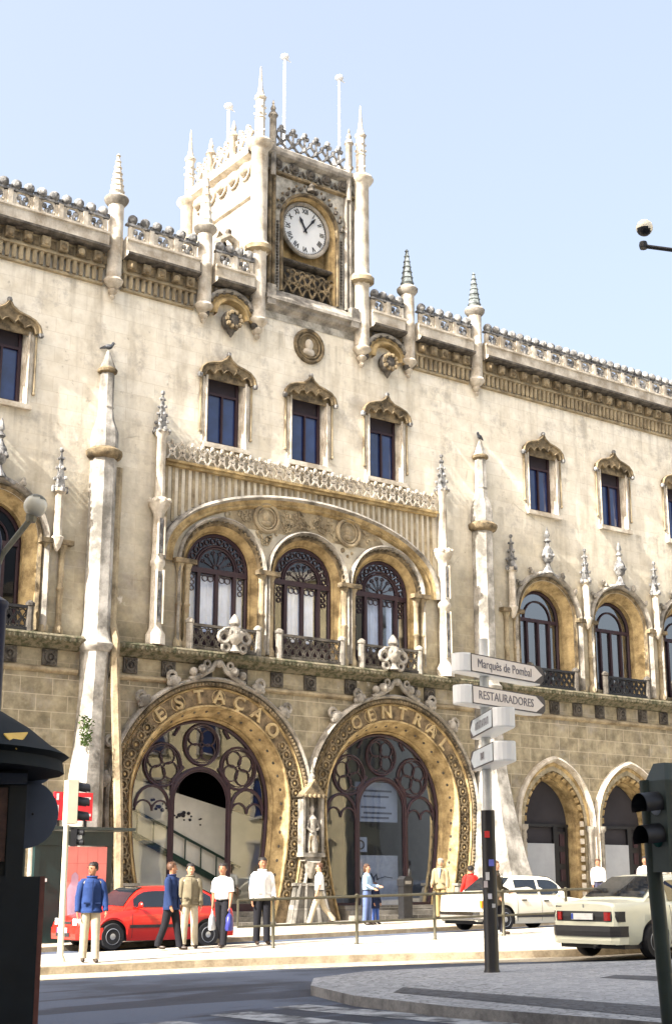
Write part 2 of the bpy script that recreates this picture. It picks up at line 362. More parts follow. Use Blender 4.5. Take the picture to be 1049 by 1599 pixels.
for a,b_,wd in (((-14.35,-20.05),(-14.0,-24.0),.55),((-15.4,-20.3),(-15.2,-24.0),.6),((-16.6,-20.6),(-16.5,-24.0),.55)):
    sheet('road_marking',[(a[0]-wd/2,a[1]),(a[0]+wd/2,a[1]),(b_[0]+wd/2,b_[1]),(b_[0]-wd/2,b_[1])],lambda x,y:G(x,y)+.005,M['mark'],0,1)

# ---------------------------------------------------------------- outlines on the facade (x,z lists)
def arch_o(cx,r,zs,zb,n=28):
    p=[(cx-r,zb),(cx-r,(zb+zs)/2)]
    for i in range(n+1):
        a=math.pi*(1-i/n); p.append((cx+r*math.cos(a),zs+r*math.sin(a)))
    return p+[(cx+r,(zb+zs)/2),(cx+r,zb)]
def shoe_o(cx,r,zb=-.6,zc=3.72,k=.62,n=40):
    L=[]
    for i in range(9):
        z=zb+(zc-zb)*i/9; t=(zc-z)/(zc-.1); L.append((r-k*min(t,1.15)**2,z))
    p=[(cx-a,z) for a,z in L]
    for i in range(n+1):
        a=math.pi*(1-i/n); p.append((cx+r*math.cos(a),zc+r*1.03*math.sin(a)))
    return p+[(cx+a,z) for a,z in reversed(L)]
def point_o(cx,hw,zs,zb,rise,n=12):
    c=(rise*rise-hw*hw)/(2*hw); Rr=hw+c; p=[(cx-hw,zb),(cx-hw,(zb+zs)/2)]
    a1=math.atan2(rise,c)
    for i in range(n+1):
        a=a1*i/n; p.append((cx+c-Rr*math.cos(a),zs+Rr*math.sin(a)))
    for i in range(n-1,-1,-1):
        a=a1*i/n; p.append((cx-c+Rr*math.cos(a),zs+Rr*math.sin(a)))
    return p+[(cx+hw,(zb+zs)/2),(cx+hw,zb)]
def rect_o(cx,hw,z0,z1): return [(cx-hw,z0),(cx-hw,z1),(cx+hw,z1),(cx+hw,z0)]
def at(o,y): return [(x,y,z) for x,z in o]
def resamp(pts,step):
    out=[];acc=0
    for i in range(len(pts)-1):
        a,b=Vector(pts[i]),Vector(pts[i+1]); d=(b-a).length
        if d<1e-6: continue
        t=(step-acc)
        while t<=d:
            p=a+(b-a)*(t/d); tn=(b-a)/d; out.append((p.x,p.y,tn.x,tn.y)); t+=step
        acc=(acc+d)%step
    return out

STN='station'
st=thing('station_building','long pale limestone station front with two horseshoe doorways, clock tower and spiky parapet','building',(0,0,0))
BAYS=[-14.35,-10.56,10.56,14.35,18.14,21.93]
SHOE=(-3.38,3.38); PW=(-3.18,0,3.18)
X0,X1=-17.2,24.6

# wall with all its openings
wall=MB()
holes=[shoe_o(c,2.72) for c in SHOE]
holes+=[arch_o(c,1.40,10.72,8.3) for c in PW]
holes+=[arch_o(c,1.34,10.70,8.3) for c in BAYS]
holes+=[rect_o(c,.66,14.60,16.88) for c in list(PW)+BAYS]
holes+=[point_o(c,1.45,3.45,-.6,1.80) for c in BAYS]
wall.poly([[(X0,-1.2),(X1,-1.2),(X1,20.0),(X0,20.0)]]+holes,lambda a,b:(a,0,b),0)
wall.box(X0,.02,-1,X0+.5,14,20,0); wall.box(X1-.5,.02,-1,X1,14,20,0); wall.box(X0,13.5,-1,X1,14,20,0)
wall.build('wall',[M['wall']],st)
rf=MB(); rf.box(X0+.01,.02,19.6,X1-.01,13.9,19.95,0); rf.build('roof',[M['roof']],st)

# lower string course, frieze blocks, ledge
for a,b in ((X0,-7.85),(-6.85,6.85),(7.85,X1)):
    c=MB(); pr=[(0,7.70),(-.10,7.72),(-.16,7.80),(-.34,7.86),(-.42,7.92),(-.44,8.02),(-.40,8.08),(0,8.16)]
    c.strips([[(x,y,z) for y,z in pr] for x in (a,b)],0)
    c.add([(a,y,z) for y,z in pr],[tuple(range(8))],0); c.add([(b,y,z) for y,z in pr],[tuple(range(8))],0)
    x=a+.08
    while x<b-.05:                                   # rope-like gadroons under the moss
        c.sphere((x,-.385,7.95),.085,6,0,(.7,.8,1)); x+=.15
    c.build('ledge',[M['moss']],st)
for a,b in ((X0,-7.85),(-6.85,6.85),(7.85,X1)):
    c=MB(); pr=[(0,7.04),(-.05,7.06),(-.11,7.11),(-.11,7.17),(0,7.24)]
    c.strips([[(x,y,z) for y,z in pr] for x in (a,b)],0)
    c.build('string_course',[M['tan']],st)
bx=[-16.4,-15.1,-13.8,-12.5,-11.2,-9.9,-8.7,-6.2,-4.95,-3.7,-2.45,-1.15,0.1,1.68,3.0,4.2,4.95,6.3,8.3,9.5]+[10.72+1.15*i for i in range(13)]
for x in bx:
    if x>X1-.3: continue
    c=MB(); c.box(x-.22,-.07,7.25,x+.22,-.002,7.69,0); c.ring((x,-.08,7.47),.14,.045,8,4,0); c.sphere((x,-.09,7.47),.07,6,0)
    for q in(-1,1):
        for r in(-1,1): c.sphere((x+q*.15,-.08,7.47+r*.15),.045,5,0)
    c.build('frieze_block',[M['dark']],st)

# ---------------------------------------------------------------- horseshoe doorways
def shoe(cx,word):
    a=MB()
    O=lambda r:shoe_o(cx,r)
    a.strips([at(O(3.52),0),at(O(3.52),-.20),at(O(3.46),-.27),at(O(3.41),-.20),at(O(3.40),-.10)],1)     # hood
    a.strips([at(O(3.40),-.10),at(O(3.36),-.16),at(O(3.28),-.16),at(O(3.25),-.08)],0)                   # rope roll
    a.strips([at(O(3.25),-.08),at(O(3.22),-.14),at(O(3.18),-.06)],2)
    a.strips([at(O(3.18),-.06),at(O(2.74),-.02)],4)                                                    # carved band
    a.strips([at(O(2.74),-.02),at(O(2.73),-.10),at(O(2.68),-.10),at(O(2.66),-.02)],2)
    a.strips([at(O(2.66),-.02),at(O(2.43),.40),at(O(2.40),.36),at(O(2.37),.42),at(O(2.35),.75)],2)      # splayed gold reveal
    for x,z,tx,tz in resamp(O(3.32),.12): a.sphere((x,-.155,z),.06,5,0)
    # studs
    P=[p for p in resamp(O(2.58),.42) if p[1]>1.2]
    for x,z,tx,tz in P: a.sphere((x,.165,z),.055,6,3)
    # carved foliage in the band, except where the word stands
    for x,z,tx,tz in resamp(O(2.96),.30):
        if z<.9: continue
        ang=math.degrees(math.atan2(z-3.72,x-cx))
        if z>3.72 and 38<ang<128+(8 if word[0]=='E' else -4): continue
        a.ring((x,-.075,z),.13,.032,8,4,0); a.sphere((x,-.06,z),.05,5,2)
        nx,nz=-tz,tx
        for s in(-1,1):
            a.ring((x+tx*.15+nx*.14*s,-.065,z+tz*.15+nz*.14*s),.065,.024,6,4,0); a.tube([(x+nx*.13*s,-.06,z+nz*.13*s),(x+tx*.1+nx*.2*s,-.05,z+tz*.1+nz*.2*s)],.02,4,0)
    a0,a1=(128,46) if word[0]=='E' else (121,45)
    n=len(word)
    for i,ch in enumerate(word):
        t=R_(a0+(a1-a0)*i/(n-1)); r=2.96
        Mx=Matrix.Translation((cx+r*math.cos(t),-.075,3.72+r*1.03*math.sin(t)))@Matrix.Rotation(-(t-math.pi/2),4,'Y')@Matrix.Rotation(R_(90),4,'X')
        a.text(ch,.56,Mx,.04,5,sx=1.0,bold=.012)
        if ch in 'EGOCSA':
            p=Mx@Vector((0,0,0)); a.ring((p.x,-.05,p.z),.225,.018,14,4,5)
    # crockets and finial climbing the hood
    for ang in (24,48,66,114,132,156,172):
        t=R_(ang); r=3.60
        if (cx<0 and ang<40) or (cx>0 and ang>150): continue
        x,z=cx+r*math.cos(t),3.72+r*1.03*math.sin(t)
        a.sphere((x,-.18,z),.19,8,1,(1,.7,1)); a.ring((x+.16*math.cos(t),-.2,z+.16*math.sin(t)),.14,.06,9,5,1); a.sphere((x-.15*math.sin(t),-.2,z+.15*math.cos(t)),.10,6,1)
        a.sphere((x+.15*math.sin(t),-.2,z-.15*math.cos(t)),.10,6,1)
    a.build('doorway_surround',[M['carved'],M['grey'],M['gold'],M['dark'],M['band'],M['letter']],st)
    k=MB()
    zt=3.72+3.5*1.03
    for s in(-1,1):
        k.tube([(cx+s*.95,-.2,zt-.12),(cx+s*.55,-.24,zt+.05),(cx+s*.25,-.26,zt+.22),(cx,-.26,zt+.62)],[.09,.09,.08,.05],6,0)
        k.sphere((cx+s*.55,-.26,zt+.2),.16,8,0); k.sphere((cx+s*.85,-.25,zt+.12),.13,8,0); k.ring((cx+s*.40,-.26,zt+.38),.10,.05,8,4,0)
    k.sphere((cx,-.28,zt+.42),.13,8,0); k.sphere((cx,-.28,zt+.66),.09,6,0)
    k.build('ogee_finial',[M['grey']],st)
    # tracery frame and panes
    f=MB(); Y=.60
    def T(pts,r=.05,cl=False): f.tube([(x,Y,z) for x,z in pts],r,6,0,cl,up=(0,1,0))
    T(shoe_o(cx,2.32),.06)
    T(arch_o(cx,.98,3.75,.3,20),.06); T(arch_o(cx,.90,3.75,.3,20),.025)
    for dx,dz,r in ((0,5.42,.60),(-1.30,4.78,.62),(1.30,4.78,.62)):
        f.ring((cx+dx,Y,dz),r,.040,22,5,0); f.ring((cx+dx,Y,dz),r*.88,.018,22,4,0)
        for q in range(4):
            t=q*math.pi/2+(.78 if dx==0 else .4*dx); f.ring((cx+dx+.30*math.cos(t),Y,dz+.30*math.sin(t)),.245,.022,12,4,0)
            f.sphere((cx+dx+.20*math.cos(t+.785),Y,dz+.20*math.sin(t+.785)),.05,5,0)
    for s in(-1,1):
        x=cx+s*1.62
        T([(x+.56*math.cos(math.pi*i/10),3.55+.62*math.sin(math.pi*i/10)) for i in range(11)],.05)
        T([(x+.28+.28*math.cos(math.pi*i/8),3.45+.30*math.sin(math.pi*i/8)) for i in range(9)],.03)
        T([(x-.28+.28*math.cos(math.pi*i/8),3.45+.30*math.sin(math.pi*i/8)) for i in range(9)],.03)
        T([(cx+s*1.04,.3),(cx+s*1.04,3.6)],.035); T([(cx+s*.6,4.75),(cx+s*.95,4.35),(cx+s*1.0,3.9)],.05)
        T([(cx+s*2.05,5.0),(cx+s*1.85,5.3)],.05); T([(cx+s*.78,5.9),(cx+s*.95,5.65)],.05)
        f.box(cx+s*1.55-.55,Y-.05,.25,cx+s*1.55+.55,Y+.05,.85,0)
    f.build('tracery_frame',[M['plum']],st)
    g=MB(); g.poly([shoe_o(cx,2.31,.3)]+([arch_o(cx,.95,3.75,.62,20)] if word[0]=='E' else []),lambda a_,b_:(a_,.63,b_),0); g.build('entrance_pane',[M['bigglass'] if word[0]=='E' else M['rightglass']],st)
shoe(SHOE[0],'ESTAÇÃO'); shoe(SHOE[1],'CENTRAL')
# steps in the doorways
for cx in SHOE:
    s_=MB()
    for i in range(3): s_.box(cx-1.95+.04*i,-.55+.3*i,-.3,cx+1.95-.04*i,.72,SW(cx,0)+.10+.14*i,0)
    s_.build('door_step',[M['plinth']],st)
# hall behind the panes
h=MB()
h.box(-7,7.5,0,7,7.7,7,1); h.box(-7,.8,-.2,7,7.6,.55,1); h.box(-7,.8,6.6,7,7.6,6.8,0)
h.box(-7.2,.8,0,-7,7.6,7,1); h.box(7,.8,0,7.2,7.6,7,1); h.box(-.1,.8,0,.1,7.6,7,0)
# stair rising to the left in the left hall
h.add([(-6.9,1.9,4.9),(-.2,1.9,3.3),(-.2,1.9,.5),(-6.9,1.9,.5)],[(0,1,2,3)],1)
h.tube([(-6.0,1.80,4.0),(-1.2,1.80,1.9)],.04,6,2); h.tube([(-6.0,1.80,3.3),(-1.2,1.80,1.15)],.10,6,2)
for i in range(9): h.tube([(-5.9+.55*i,1.80,3.25-.2465*i),(-5.9+.55*i,1.80,3.95-.2406*i)],.022,5,2)
random.seed(9)
for i in range(26): h.sphere((-4.3+random.uniform(0,1.9),1.88,0),.03+.05*random.random(),6,0,(1,.15,.8)); h.v[-30:]=[(a,b,c_+3.6-.28*(sum(p[0] for p in h.v[-30:])/30+4.3)+((i*37)%11)*.03) for a,b,c_ in h.v[-30:]]
h.build('entrance_hall',[M['room'],M['plaster'],plain('green_rail',(.012,.035,.026),.5)],st)
b=MB(); b.box(2.52,.86,3.35,4.24,.92,4.60,0); b.box(2.52,.86,.5,4.24,.92,2.30,1)
for i,zz in enumerate((4.3,4.12,3.78,3.60,3.45)): b.box(2.75+.1*(i%2),.845,zz,4.0-.12*(i%3),.858,zz+.06,2)
b.ring((2.72,.85,2.62),.13,.03,14,4,3); b.box(2.50,.85,2.40,2.98,.858,2.86,0)
b.build('notice_panel',[M['board'],plain('painted_hoarding',(.58,.60,.60),.8),plain('grey_lettering',(.12,.13,.16),.8),M['plum']],st)
gr=MB(); random.seed(5); px=2.62; pts=[]
for i in range(26): pts.append((px+i*.033,.85,1.62+.10*math.sin(i*1.25)+.05*math.sin(i*2.9)))
gr.tube(pts,.022,5,0,up=(0,1,0)); gr.tube([(3.35,.85,1.56),(3.7,.85,1.64),(4.0,.85,1.6)],.012,5,0,up=(0,1,0)); gr.build('graffiti',[plain('ink',(.03,.05,.09),.8)],st)

# base blocks between and beside the doorways
def flare(p,cx,wt,wb,dt,db,z0,z1,m=0):
    p.add([(cx-wb,0,z0),(cx-wb,-db,z0),(cx+wb,-db,z0),(cx+wb,0,z0),(cx-wt,0,z1),(cx-wt,-dt,z1),(cx+wt,-dt,z1),(cx+wt,0,z1)],
          [(0,1,5,4),(1,2,6,5),(2,3,7,6),(4,5,6,7)],m)
for cx in(-6.35,0,6.35):
    p=MB()
    if cx==0:
        flare(p,0,.50,.86,.24,.42,-.2,1.45)
        for q in(-.78,-.32,.32,.78): p.tube([(q,-.44,-.1),(q*.50,-.26,1.4)],.06,6,0)
    else: flare(p,cx,.52,.85,.26,.55,-.2,1.35)
    p.box(cx-.58,-.30,1.36,cx+.56,-.01,1.44,1)
    p.build('doorway_plinth',[M['plinth'],M['grey']],st)
# niche with the statue between the doorways
n_=MB()
n_.prism([(-.36,2.30),(.36,2.30),(.36,4.0),(-.36,4.0)],-.20,-.12,1); n_.box(-.40,-.44,2.20,.40,-.1,2.32,0); n_.box(-.30,-.38,2.08,.30,-.1,2.20,0); n_.tube([(0,-.2,1.6),(0,-.34,2.1)],[.10,.26],8,0)
for q in(-1,1): n_.box(q*.34-.045,-.40,2.32,q*.34+.045,-.12,3.98,0)
n_.prism([(-.46,3.96),(.46,3.96),(.34,4.10),(.1,4.34),(0,4.50),(-.1,4.34),(-.34,4.10)],-.46,-.12,2)
for q in range(5): n_.sphere((-.34+.17*q,-.46,3.99),.065,6,2)
n_.lathe((0,-.32,4.4),[(.08,0),(.06,.12),(.09,.18),(.04,.28),(.065,.34),(.01,.55)],8,0)
n_.build('statue_niche',[M['grey'],M['dark'],M['carved']],st)
n_=MB(); K_=.80
n_.lathe((0,-.30,2.32),[(r*K_,z*K_*1.12) for r,z in((.24,0),(.26,.25),(.19,.65),(.16,.95),(.20,1.12),(.07,1.26),(.065,1.31),(.10,1.38),(.10,1.46),(.04,1.55),(.01,1.57))],12,0)
n_.tube([(-.14,-.32,3.28),(-.21,-.36,3.05),(-.08,-.46,2.92)],[.055,.05,.04],6,0); n_.tube([(.14,-.32,3.28),(.20,-.36,3.05),(.09,-.46,3.0)],[.055,.05,.04],6,0)
for q in range(7): n_.tube([(-.18+.06*q,-.46,2.36),(-.14+.046*q,-.44,2.82)],.02,5,1)
n_.build('statue',[M['grey'],M['carved']],st)

# ---------------------------------------------------------------- pointed side doors
for cx in BAYS:
    d=MB(); O=lambda r:point_o(cx,1.22+r,3.45,-.6,1.53+1.17*r)
    d.strips([at(O(.66),0),at(O(.66),-.16),at(O(.58),-.22),at(O(.50),-.12),at(O(.48),-.03)],1)
    d.strips([at(O(.48),-.03),at(O(.42),-.05),at(O(.06),.30),at(O(.02),.26),at(O(0),.34),at(O(0),.7)],0)
    for x,z,tx,tz in resamp(O(.22),.30):
        if z>1.0: d.obox((x,.12,z),(tx*.09,0,tz*.09),(-tz*.10,.09,tx*.10),(tz*.04,.06,-tx*.04),1 if z<3.5 else 0)
    for s in(-1,1):
        d.lathe((cx+s*1.62,-.10,-.2),[(.22,0),(.22,.9),(.14,1.0),(.11,1.1),(.11,3.35),(.18,3.45),(.18,3.58)],8,2)
    d.build('side_doorway_surround',[M['gold'],M['white'],M['grey']],st)
    e=MB(); e.poly([point_o(cx,1.20,3.45,-.5,1.50)],lambda a,b:(a,.66,b),0)
    e.box(cx-1.2,.56,3.35,cx+1.2,.64,3.45,1)
    for x in(-1.1,.50,.60,1.1): e.box(cx+x-.05,.55,.2,cx+x+.05,.64,3.4,1)
    e.box(cx-1.02,.52,.2,cx+.44,.60,2.78,2); e.box(cx+.66,.57,.3,cx+1.05,.63,3.2,1)
    for zz in(.9,1.5,2.1,2.7): e.box(cx+.74,.54,zz,cx+.97,.575,zz+.4,3)
    e.build('side_door',[M['room'],M['black'],plain('door_hoarding',(.34,.36,.39),.8,0,.08,2),M['plum']],st)

# ---------------------------------------------------------------- first floor arched windows
def railing(name,cx,hw,y,z0,z1,dark):
    r=MB(); m=0
    r.box(cx-hw,y-.06,z1-.08,cx+hw,y+.06,z1,m); r.box(cx-hw,y-.06,z0,cx+hw,y+.06,z0+.08,m)
    k=max(2,round(2*hw/.27)); s=2*hw/k; zc=(z0+z1)/2; h=(z1-z0)/2-.09
    for i in range(k):
        x=cx-hw+s*(i+.5); r.ring((x,y,zc+h*.48),h*.46,.024,9,4,m); r.ring((x,y,zc-h*.48),h*.46,.024,9,4,m)
        r.tube([(x-s*.5,y,zc-h),(x+s*.5,y,zc+h)],.022,4,m); r.tube([(x+s*.5,y,zc-h),(x-s*.5,y,zc+h)],.022,4,m)
    for q in(-1,1):
        r.lathe((cx+q*(hw+.08),y,z0-.04),[(.11,0),(.11,z1-z0+.02),(.14,z1-z0+.05),(.14,z1-z0+.12),(.05,z1-z0+.2)],8,1)
    return r.build(name,[M['dark'],M['grey']] if not dark else [M['iron'],M['dark']],st)
def room(mb,o,y0,y1,m): mb.strips([at(o,y0),at(o,y1)],m); mb.poly([o],lambda a,b:(a,y1,b),m)
for i,cx in enumerate(PW):
    a=MB(); O=lambda r:arch_o(cx,1.12+r,10.72,8.2)
    a.strips([at(O(.46),0),at(O(.46),-.12),at(O(.41),-.18),at(O(.36),-.10),at(O(.33),0)],1)
    a.strips([at(O(.33),0),at(O(.26),-.05),at(O(.20),.04)],0)
    a.strips([at(O(.20),.04),at(O(.05),.22),at(O(.025),.18),at(O(0),.24),at(O(0),.40)],2)
    for x,z,tx,tz in resamp(arch_o(cx,1.425,10.72,8.2),.17):
        if z>10.7: a.sphere((x,-.03,z),.05,5,0)
    a.build('arch_moulding',[M['carved'],M['grey'],M['gold']],st)
    wn=MB(); Y=.32
    def T(pts,r=.035,cl=False): wn.tube([(x,Y,z) for x,z in pts],r,5,0,cl,up=(0,1,0))
    T(arch_o(cx,1.07,10.72,8.3,24),.06)
    for r in(.67,.75): T([(cx+r*math.cos(math.pi*q/20),10.72+r*math.sin(math.pi*q/20)) for q in range(21)],.035)
    for q in range(12):
        t=math.pi*(q+.5)/12; wn.ring((cx+.90*math.cos(t),Y,10.72+.90*math.sin(t)),.085,.022,8,4,0)
    for q in range(1,7):
        t=math.pi*q/7; T([(cx+.12*math.cos(t),10.72+.12*math.sin(t)),(cx+.48*math.cos(t),10.72+.48*math.sin(t))],.014)
        wn.ring((cx+.53*math.cos(t),Y,10.72+.53*math.sin(t)),.055,.016,7,4,0)
    wn.ring((cx,Y,10.78),.10,.02,8,4,0)
    wn.box(cx-1.07,Y-.06,10.56,cx+1.07,Y+.06,10.72,0)
    for x in(-.64,0,.64): wn.box(cx+x-.055,Y-.06,8.2,cx+x+.055,Y+.06,10.56,0)
    for x in(-.86,.86):
        for q in range(3): wn.ring((cx+x,Y,10.42-.18*q),.075,.02,8,4,0)
    for x in(-.3,.3): wn.ring((cx+x-.1,Y,10.42),.10,.02,8,4,0); wn.ring((cx+x+.1,Y,10.42),.10,.02,8,4,0)
    wn.box(cx-1.07,Y-.05,8.2,cx+1.07,Y+.05,8.75,0)
    W_=wn.build('arched_window',[M['plum']],st)
    g=MB(); g.poly([arch_o(cx,1.07,10.72,8.2)],lambda a_,b_:(a_,.35,b_),0); g.build('pane',[M['glass']],W_)
    cu=MB(); spans={0:((-1.02,1.02),),1:((-.5,.55),),2:((-.5,.05),(.35,.55))}[i]
    for u0,u1 in spans:
        cs=[]
        for z in(8.2,10.5): cs.append([(cx+u0+(u1-u0)*t/40,.44+.030*math.sin(t*1.25)+.02*math.sin(t*.51),z) for t in range(41)])
        cu.strips(cs,0,True)
    cu.build('curtain',[M['curtain']],W_)
    rm=MB(); room(rm,arch_o(cx,1.11,10.72,8.15),.38,1.5,0); rm.build('dark_interior',[M['room']],W_)
    railing('balcony_railing',cx,1.12,-.22,8.12,8.88,False)
for cx in BAYS:
    a=MB(); O=lambda r:arch_o(cx,1.06+r,10.70,8.2)
    a.strips([at(O(.62),0),at(O(.62),-.12),at(O(.55),-.2),at(O(.47),-.12),at(O(.44),-.02)],1)
    a.strips([at(O(.44),-.02),at(O(.36),-.09),at(O(.28),.02)],0)
    a.strips([at(O(.28),.02),at(O(.05),.30),at(O(0),.30),at(O(0),.55)],2)
    for ang in(38,64,116,142):
        t=R_(ang); a.sphere((cx+1.74*math.cos(t),-.12,10.7+1.74*math.sin(t)),.10,6,1); a.sphere((cx+1.86*math.cos(t)-.05,-.12,10.7+1.86*math.sin(t)),.07,6,1)
    a.build('arch_moulding',[M['carved'],M['grey'],M['gold']],st)
    k=MB()
    k.lathe((cx,-.16,12.30),[(.20,0),(.10,.22),(.07,.36),(.17,.46),(.21,.62),(.20,.80),(.09,1.0),(.06,1.12),(.13,1.2),(.05,1.32),(.10,1.42),(.02,1.72)],8,0)
    for q in range(6): t=q*math.pi/3; k.sphere((cx+.2*math.cos(t),-.16+.2*math.sin(t),12.95),.07,5,0)
    for s in(-1,1): k.tube([(cx+s*.5,-.14,12.2),(cx+s*.2,-.16,12.32),(cx,-.16,12.6)],[.06,.06,.05],5,0)
    k.build('arch_finial',[M['ball']],st)
    wn=MB(); Y=.52
    wn.tube([(x,Y,z) for x,z in arch_o(cx,1.0,10.70,8.3)],.06,5,0,up=(0,1,0))
    wn.tube([(cx+.66*math.cos(math.pi*q/16),Y,10.7+.66*math.sin(math.pi*q/16)) for q in range(17)],.035,5,0,up=(0,1,0))
    wn.box(cx-1,Y-.05,10.58,cx+1,Y+.05,10.70,0)
    for x in(-.55,0,.55): wn.box(cx+x-.045,Y-.05,8.2,cx+x+.045,Y+.05,10.58,0)
    W_=wn.build('arched_window',[M['plum']],st)
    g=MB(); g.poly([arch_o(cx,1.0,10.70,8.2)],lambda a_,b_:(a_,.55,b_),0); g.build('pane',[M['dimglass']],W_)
    cu=MB()
    for u0,u1 in ((-.9,-.35),(.30,.62)): cu.strips([[(cx+u0+(u1-u0)*t/20,.72+.04*math.sin(t*1.4),z) for t in range(21)] for z in(8.2,10.4)],0,True)
    cu.build('curtain',[plain('grey_curtain',(.16,.16,.18),.9,0,.1,3)],W_)
    rm=MB(); room(rm,arch_o(cx,1.04,10.70,8.15),.58,1.8,0); rm.build('dark_interior',[M['room']],W_)
    railing('balcony_railing',cx,1.05,-.2,8.12,8.80,True)

def colonnette(mb,x,y,z0,z1,r,m=0,mb_=0):
    h=z1-z0
    mb.lathe((x,y,z0),[(r*1.7,0),(r*1.7,.16),(r*1.2,.24),(r,.32),(r,h*.48),(r*1.25,h*.49),(r*1.25,h*.51),(r,h*.52),(r,h-.34),(r*1.3,h-.28),(r*1.15,h-.22),(r*1.9,h-.06),(r*1.9,h)],8,m)
for x,ds,hw_ in [(q,(-.17,.17),.40) for q in(-1.59,1.59)]+[(q,(-.14,.14),.36) for q in(-4.55,4.55)]+[(q,(-.22,.22),.50) for q in(-16.25,-12.45,-8.72,8.72,12.45,16.25,20.03,23.75)]:
    c=MB()
    for d in ds: colonnette(c,x+d,-.05,8.14,10.72,.085)
    c.box(x-hw_,-.25,10.66,x+hw_,-.003,10.80,1)
    c.build('column_pair',[M['tan'],M['carved']],st)
def crocket_spire(mb,x,y,z0,z1,r,m):
    mb.lathe((x,y,z0),[(r,0),(r*1.05,.02),(.02,z1-z0)],4,m,False,R_(45))
    k=max(3,int((z1-z0)/.24))
    for i in range(k):
        t=i/k; rr=r*(1-t)+.03; z=z0+(z1-z0)*t+.04
        for q in range(4): a=q*math.pi/2+math.pi/4*(i%2); mb.sphere((x+rr*1.1*math.cos(a),y+rr*1.1*math.sin(a),z),.055*(1-.5*t)+.012,5,m)
    mb.sphere((x,y,z1),.075,6,m)
for x in(-16.25,-12.45,-8.72,8.72,12.45,16.25,20.03,23.75):
    c=MB(); y=-.18
    c.lathe((x,y,10.55),[(.03,-.1),(.12,.05),(.17,.22),(.19,.3),(.13,.34),(.12,1.55),(.20,1.62),(.20,1.72)],8,0)
    crocket_spire(c,x,y,12.25,13.42,.15,1)
    for q in range(4): a=q*math.pi/2; c.sphere((x+.19*math.cos(a),y+.19*math.sin(a),12.22),.085,6,1)
    c.build('bay_pinnacle',[M['white'],M['ball']],st)

# big shallow arch over the three windows, spandrel carving, ribbed panel, lace cresting
def ell(a,b,zs,zb,n=44): return [(-a,zb)]+[(a*-math.cos(math.pi*i/n),zs+b*math.sin(math.pi*i/n)**.92) for i in range(n+1)]+[(a,zb)]
c=MB()
E_=lambda d:ell(5.05+d,2.22+d*.8,10.85,10.7)
c.strips([at(E_(.34),0),at(E_(.34),-.20),at(E_(.24),-.26),at(E_(.16),-.16)],1)
c.strips([at(E_(.16),-.16),at(E_(.02),-.10)],2)
c.strips([at(E_(.02),-.10),at(E_(-.06),-.14),at(E_(-.12),-.08),at(E_(-.16),-.003)],2)
c.build('segmental_arch',[M['carved'],M['grey'],M['gold']],st)
c=MB()
for x in(-1.6,1.6):
    c=MB(); z=12.52
    c.ring((x,-.06,z),.44,.07,20,6,0); c.ring((x,-.05,z),.33,.035,18,5,0); c.sphere((x,-.02,z+.04),.17,8,0,(.8,.5,1.1)); c.sphere((x,-.02,z-.16),.2,8,0,(1,.4,.6)); c.prism([(x+.42*math.cos(2*math.pi*i/20),z+.42*math.sin(2*math.pi*i/20)) for i in range(20)],-.02,-.001,0); c.build('medallion',[M['tan']],st)
c=MB(); c.prism([(-3.3,12.1),(3.3,12.1),(2.6,12.85),(0,13.02),(-2.6,12.85)],-.008,-.001,0)
random.seed(3)
for i in range(700):
    x=random.uniform(-4.7,4.7); z=random.uniform(11.0,13.0)
    if abs(x)>5.0 or z>10.75+2.15*math.sqrt(max(0,1-(x/4.95)**2)): continue
    if any((x-p)**2+(z-10.72)**2<1.72**2 for p in PW) or any((x-q)**2+(z-12.52)**2<.56**2 for q in(-1.6,1.6)): continue
    if random.random()<.5: c.ring((x,-.03,z),random.uniform(.06,.11),.022,7,4,0)
    else: c.sphere((x,-.01,z),.06,5,0)
c.build('spandrel_carving',[M['tan']],st)
c=MB(); x=-5.2
while x<5.25:
    zt=10.85+2.50*math.sin(math.acos(max(-1,min(1,x/5.38))))**.92+.03
    if zt<13.55: c.box(x-.05,-.032,zt,x+.05,-.002,13.62,0)
    x+=.235
c.box(-5.32,-.16,13.62,5.32,-.002,13.72,1); c.box(-5.32,-.22,13.72,5.32,-.002,13.80,1)
c.build('ribbed_panel',[M['tan'],M['gold']],st)
c=MB(); k=30; s=10.6/k
for i in range(k):
    x=-5.3+s*(i+.5); y=-.16
    c.tube([(x-s/2,y,13.80),(x+s/2,y,14.30)],.035,4,0); c.tube([(x+s/2,y,13.80),(x-s/2,y,14.30)],.035,4,0)
    c.ring((x,y,14.05),.10,.03,8,4,0); c.sphere((x,y,14.36),.075,6,0); c.sphere((x-s/2,y,14.30),.06,5,0)
    c.sphere((x-.08,y,14.27),.05,5,0); c.sphere((x+.08,y,14.27),.05,5,0)
c.build('lace_cresting',[M['white']],st)
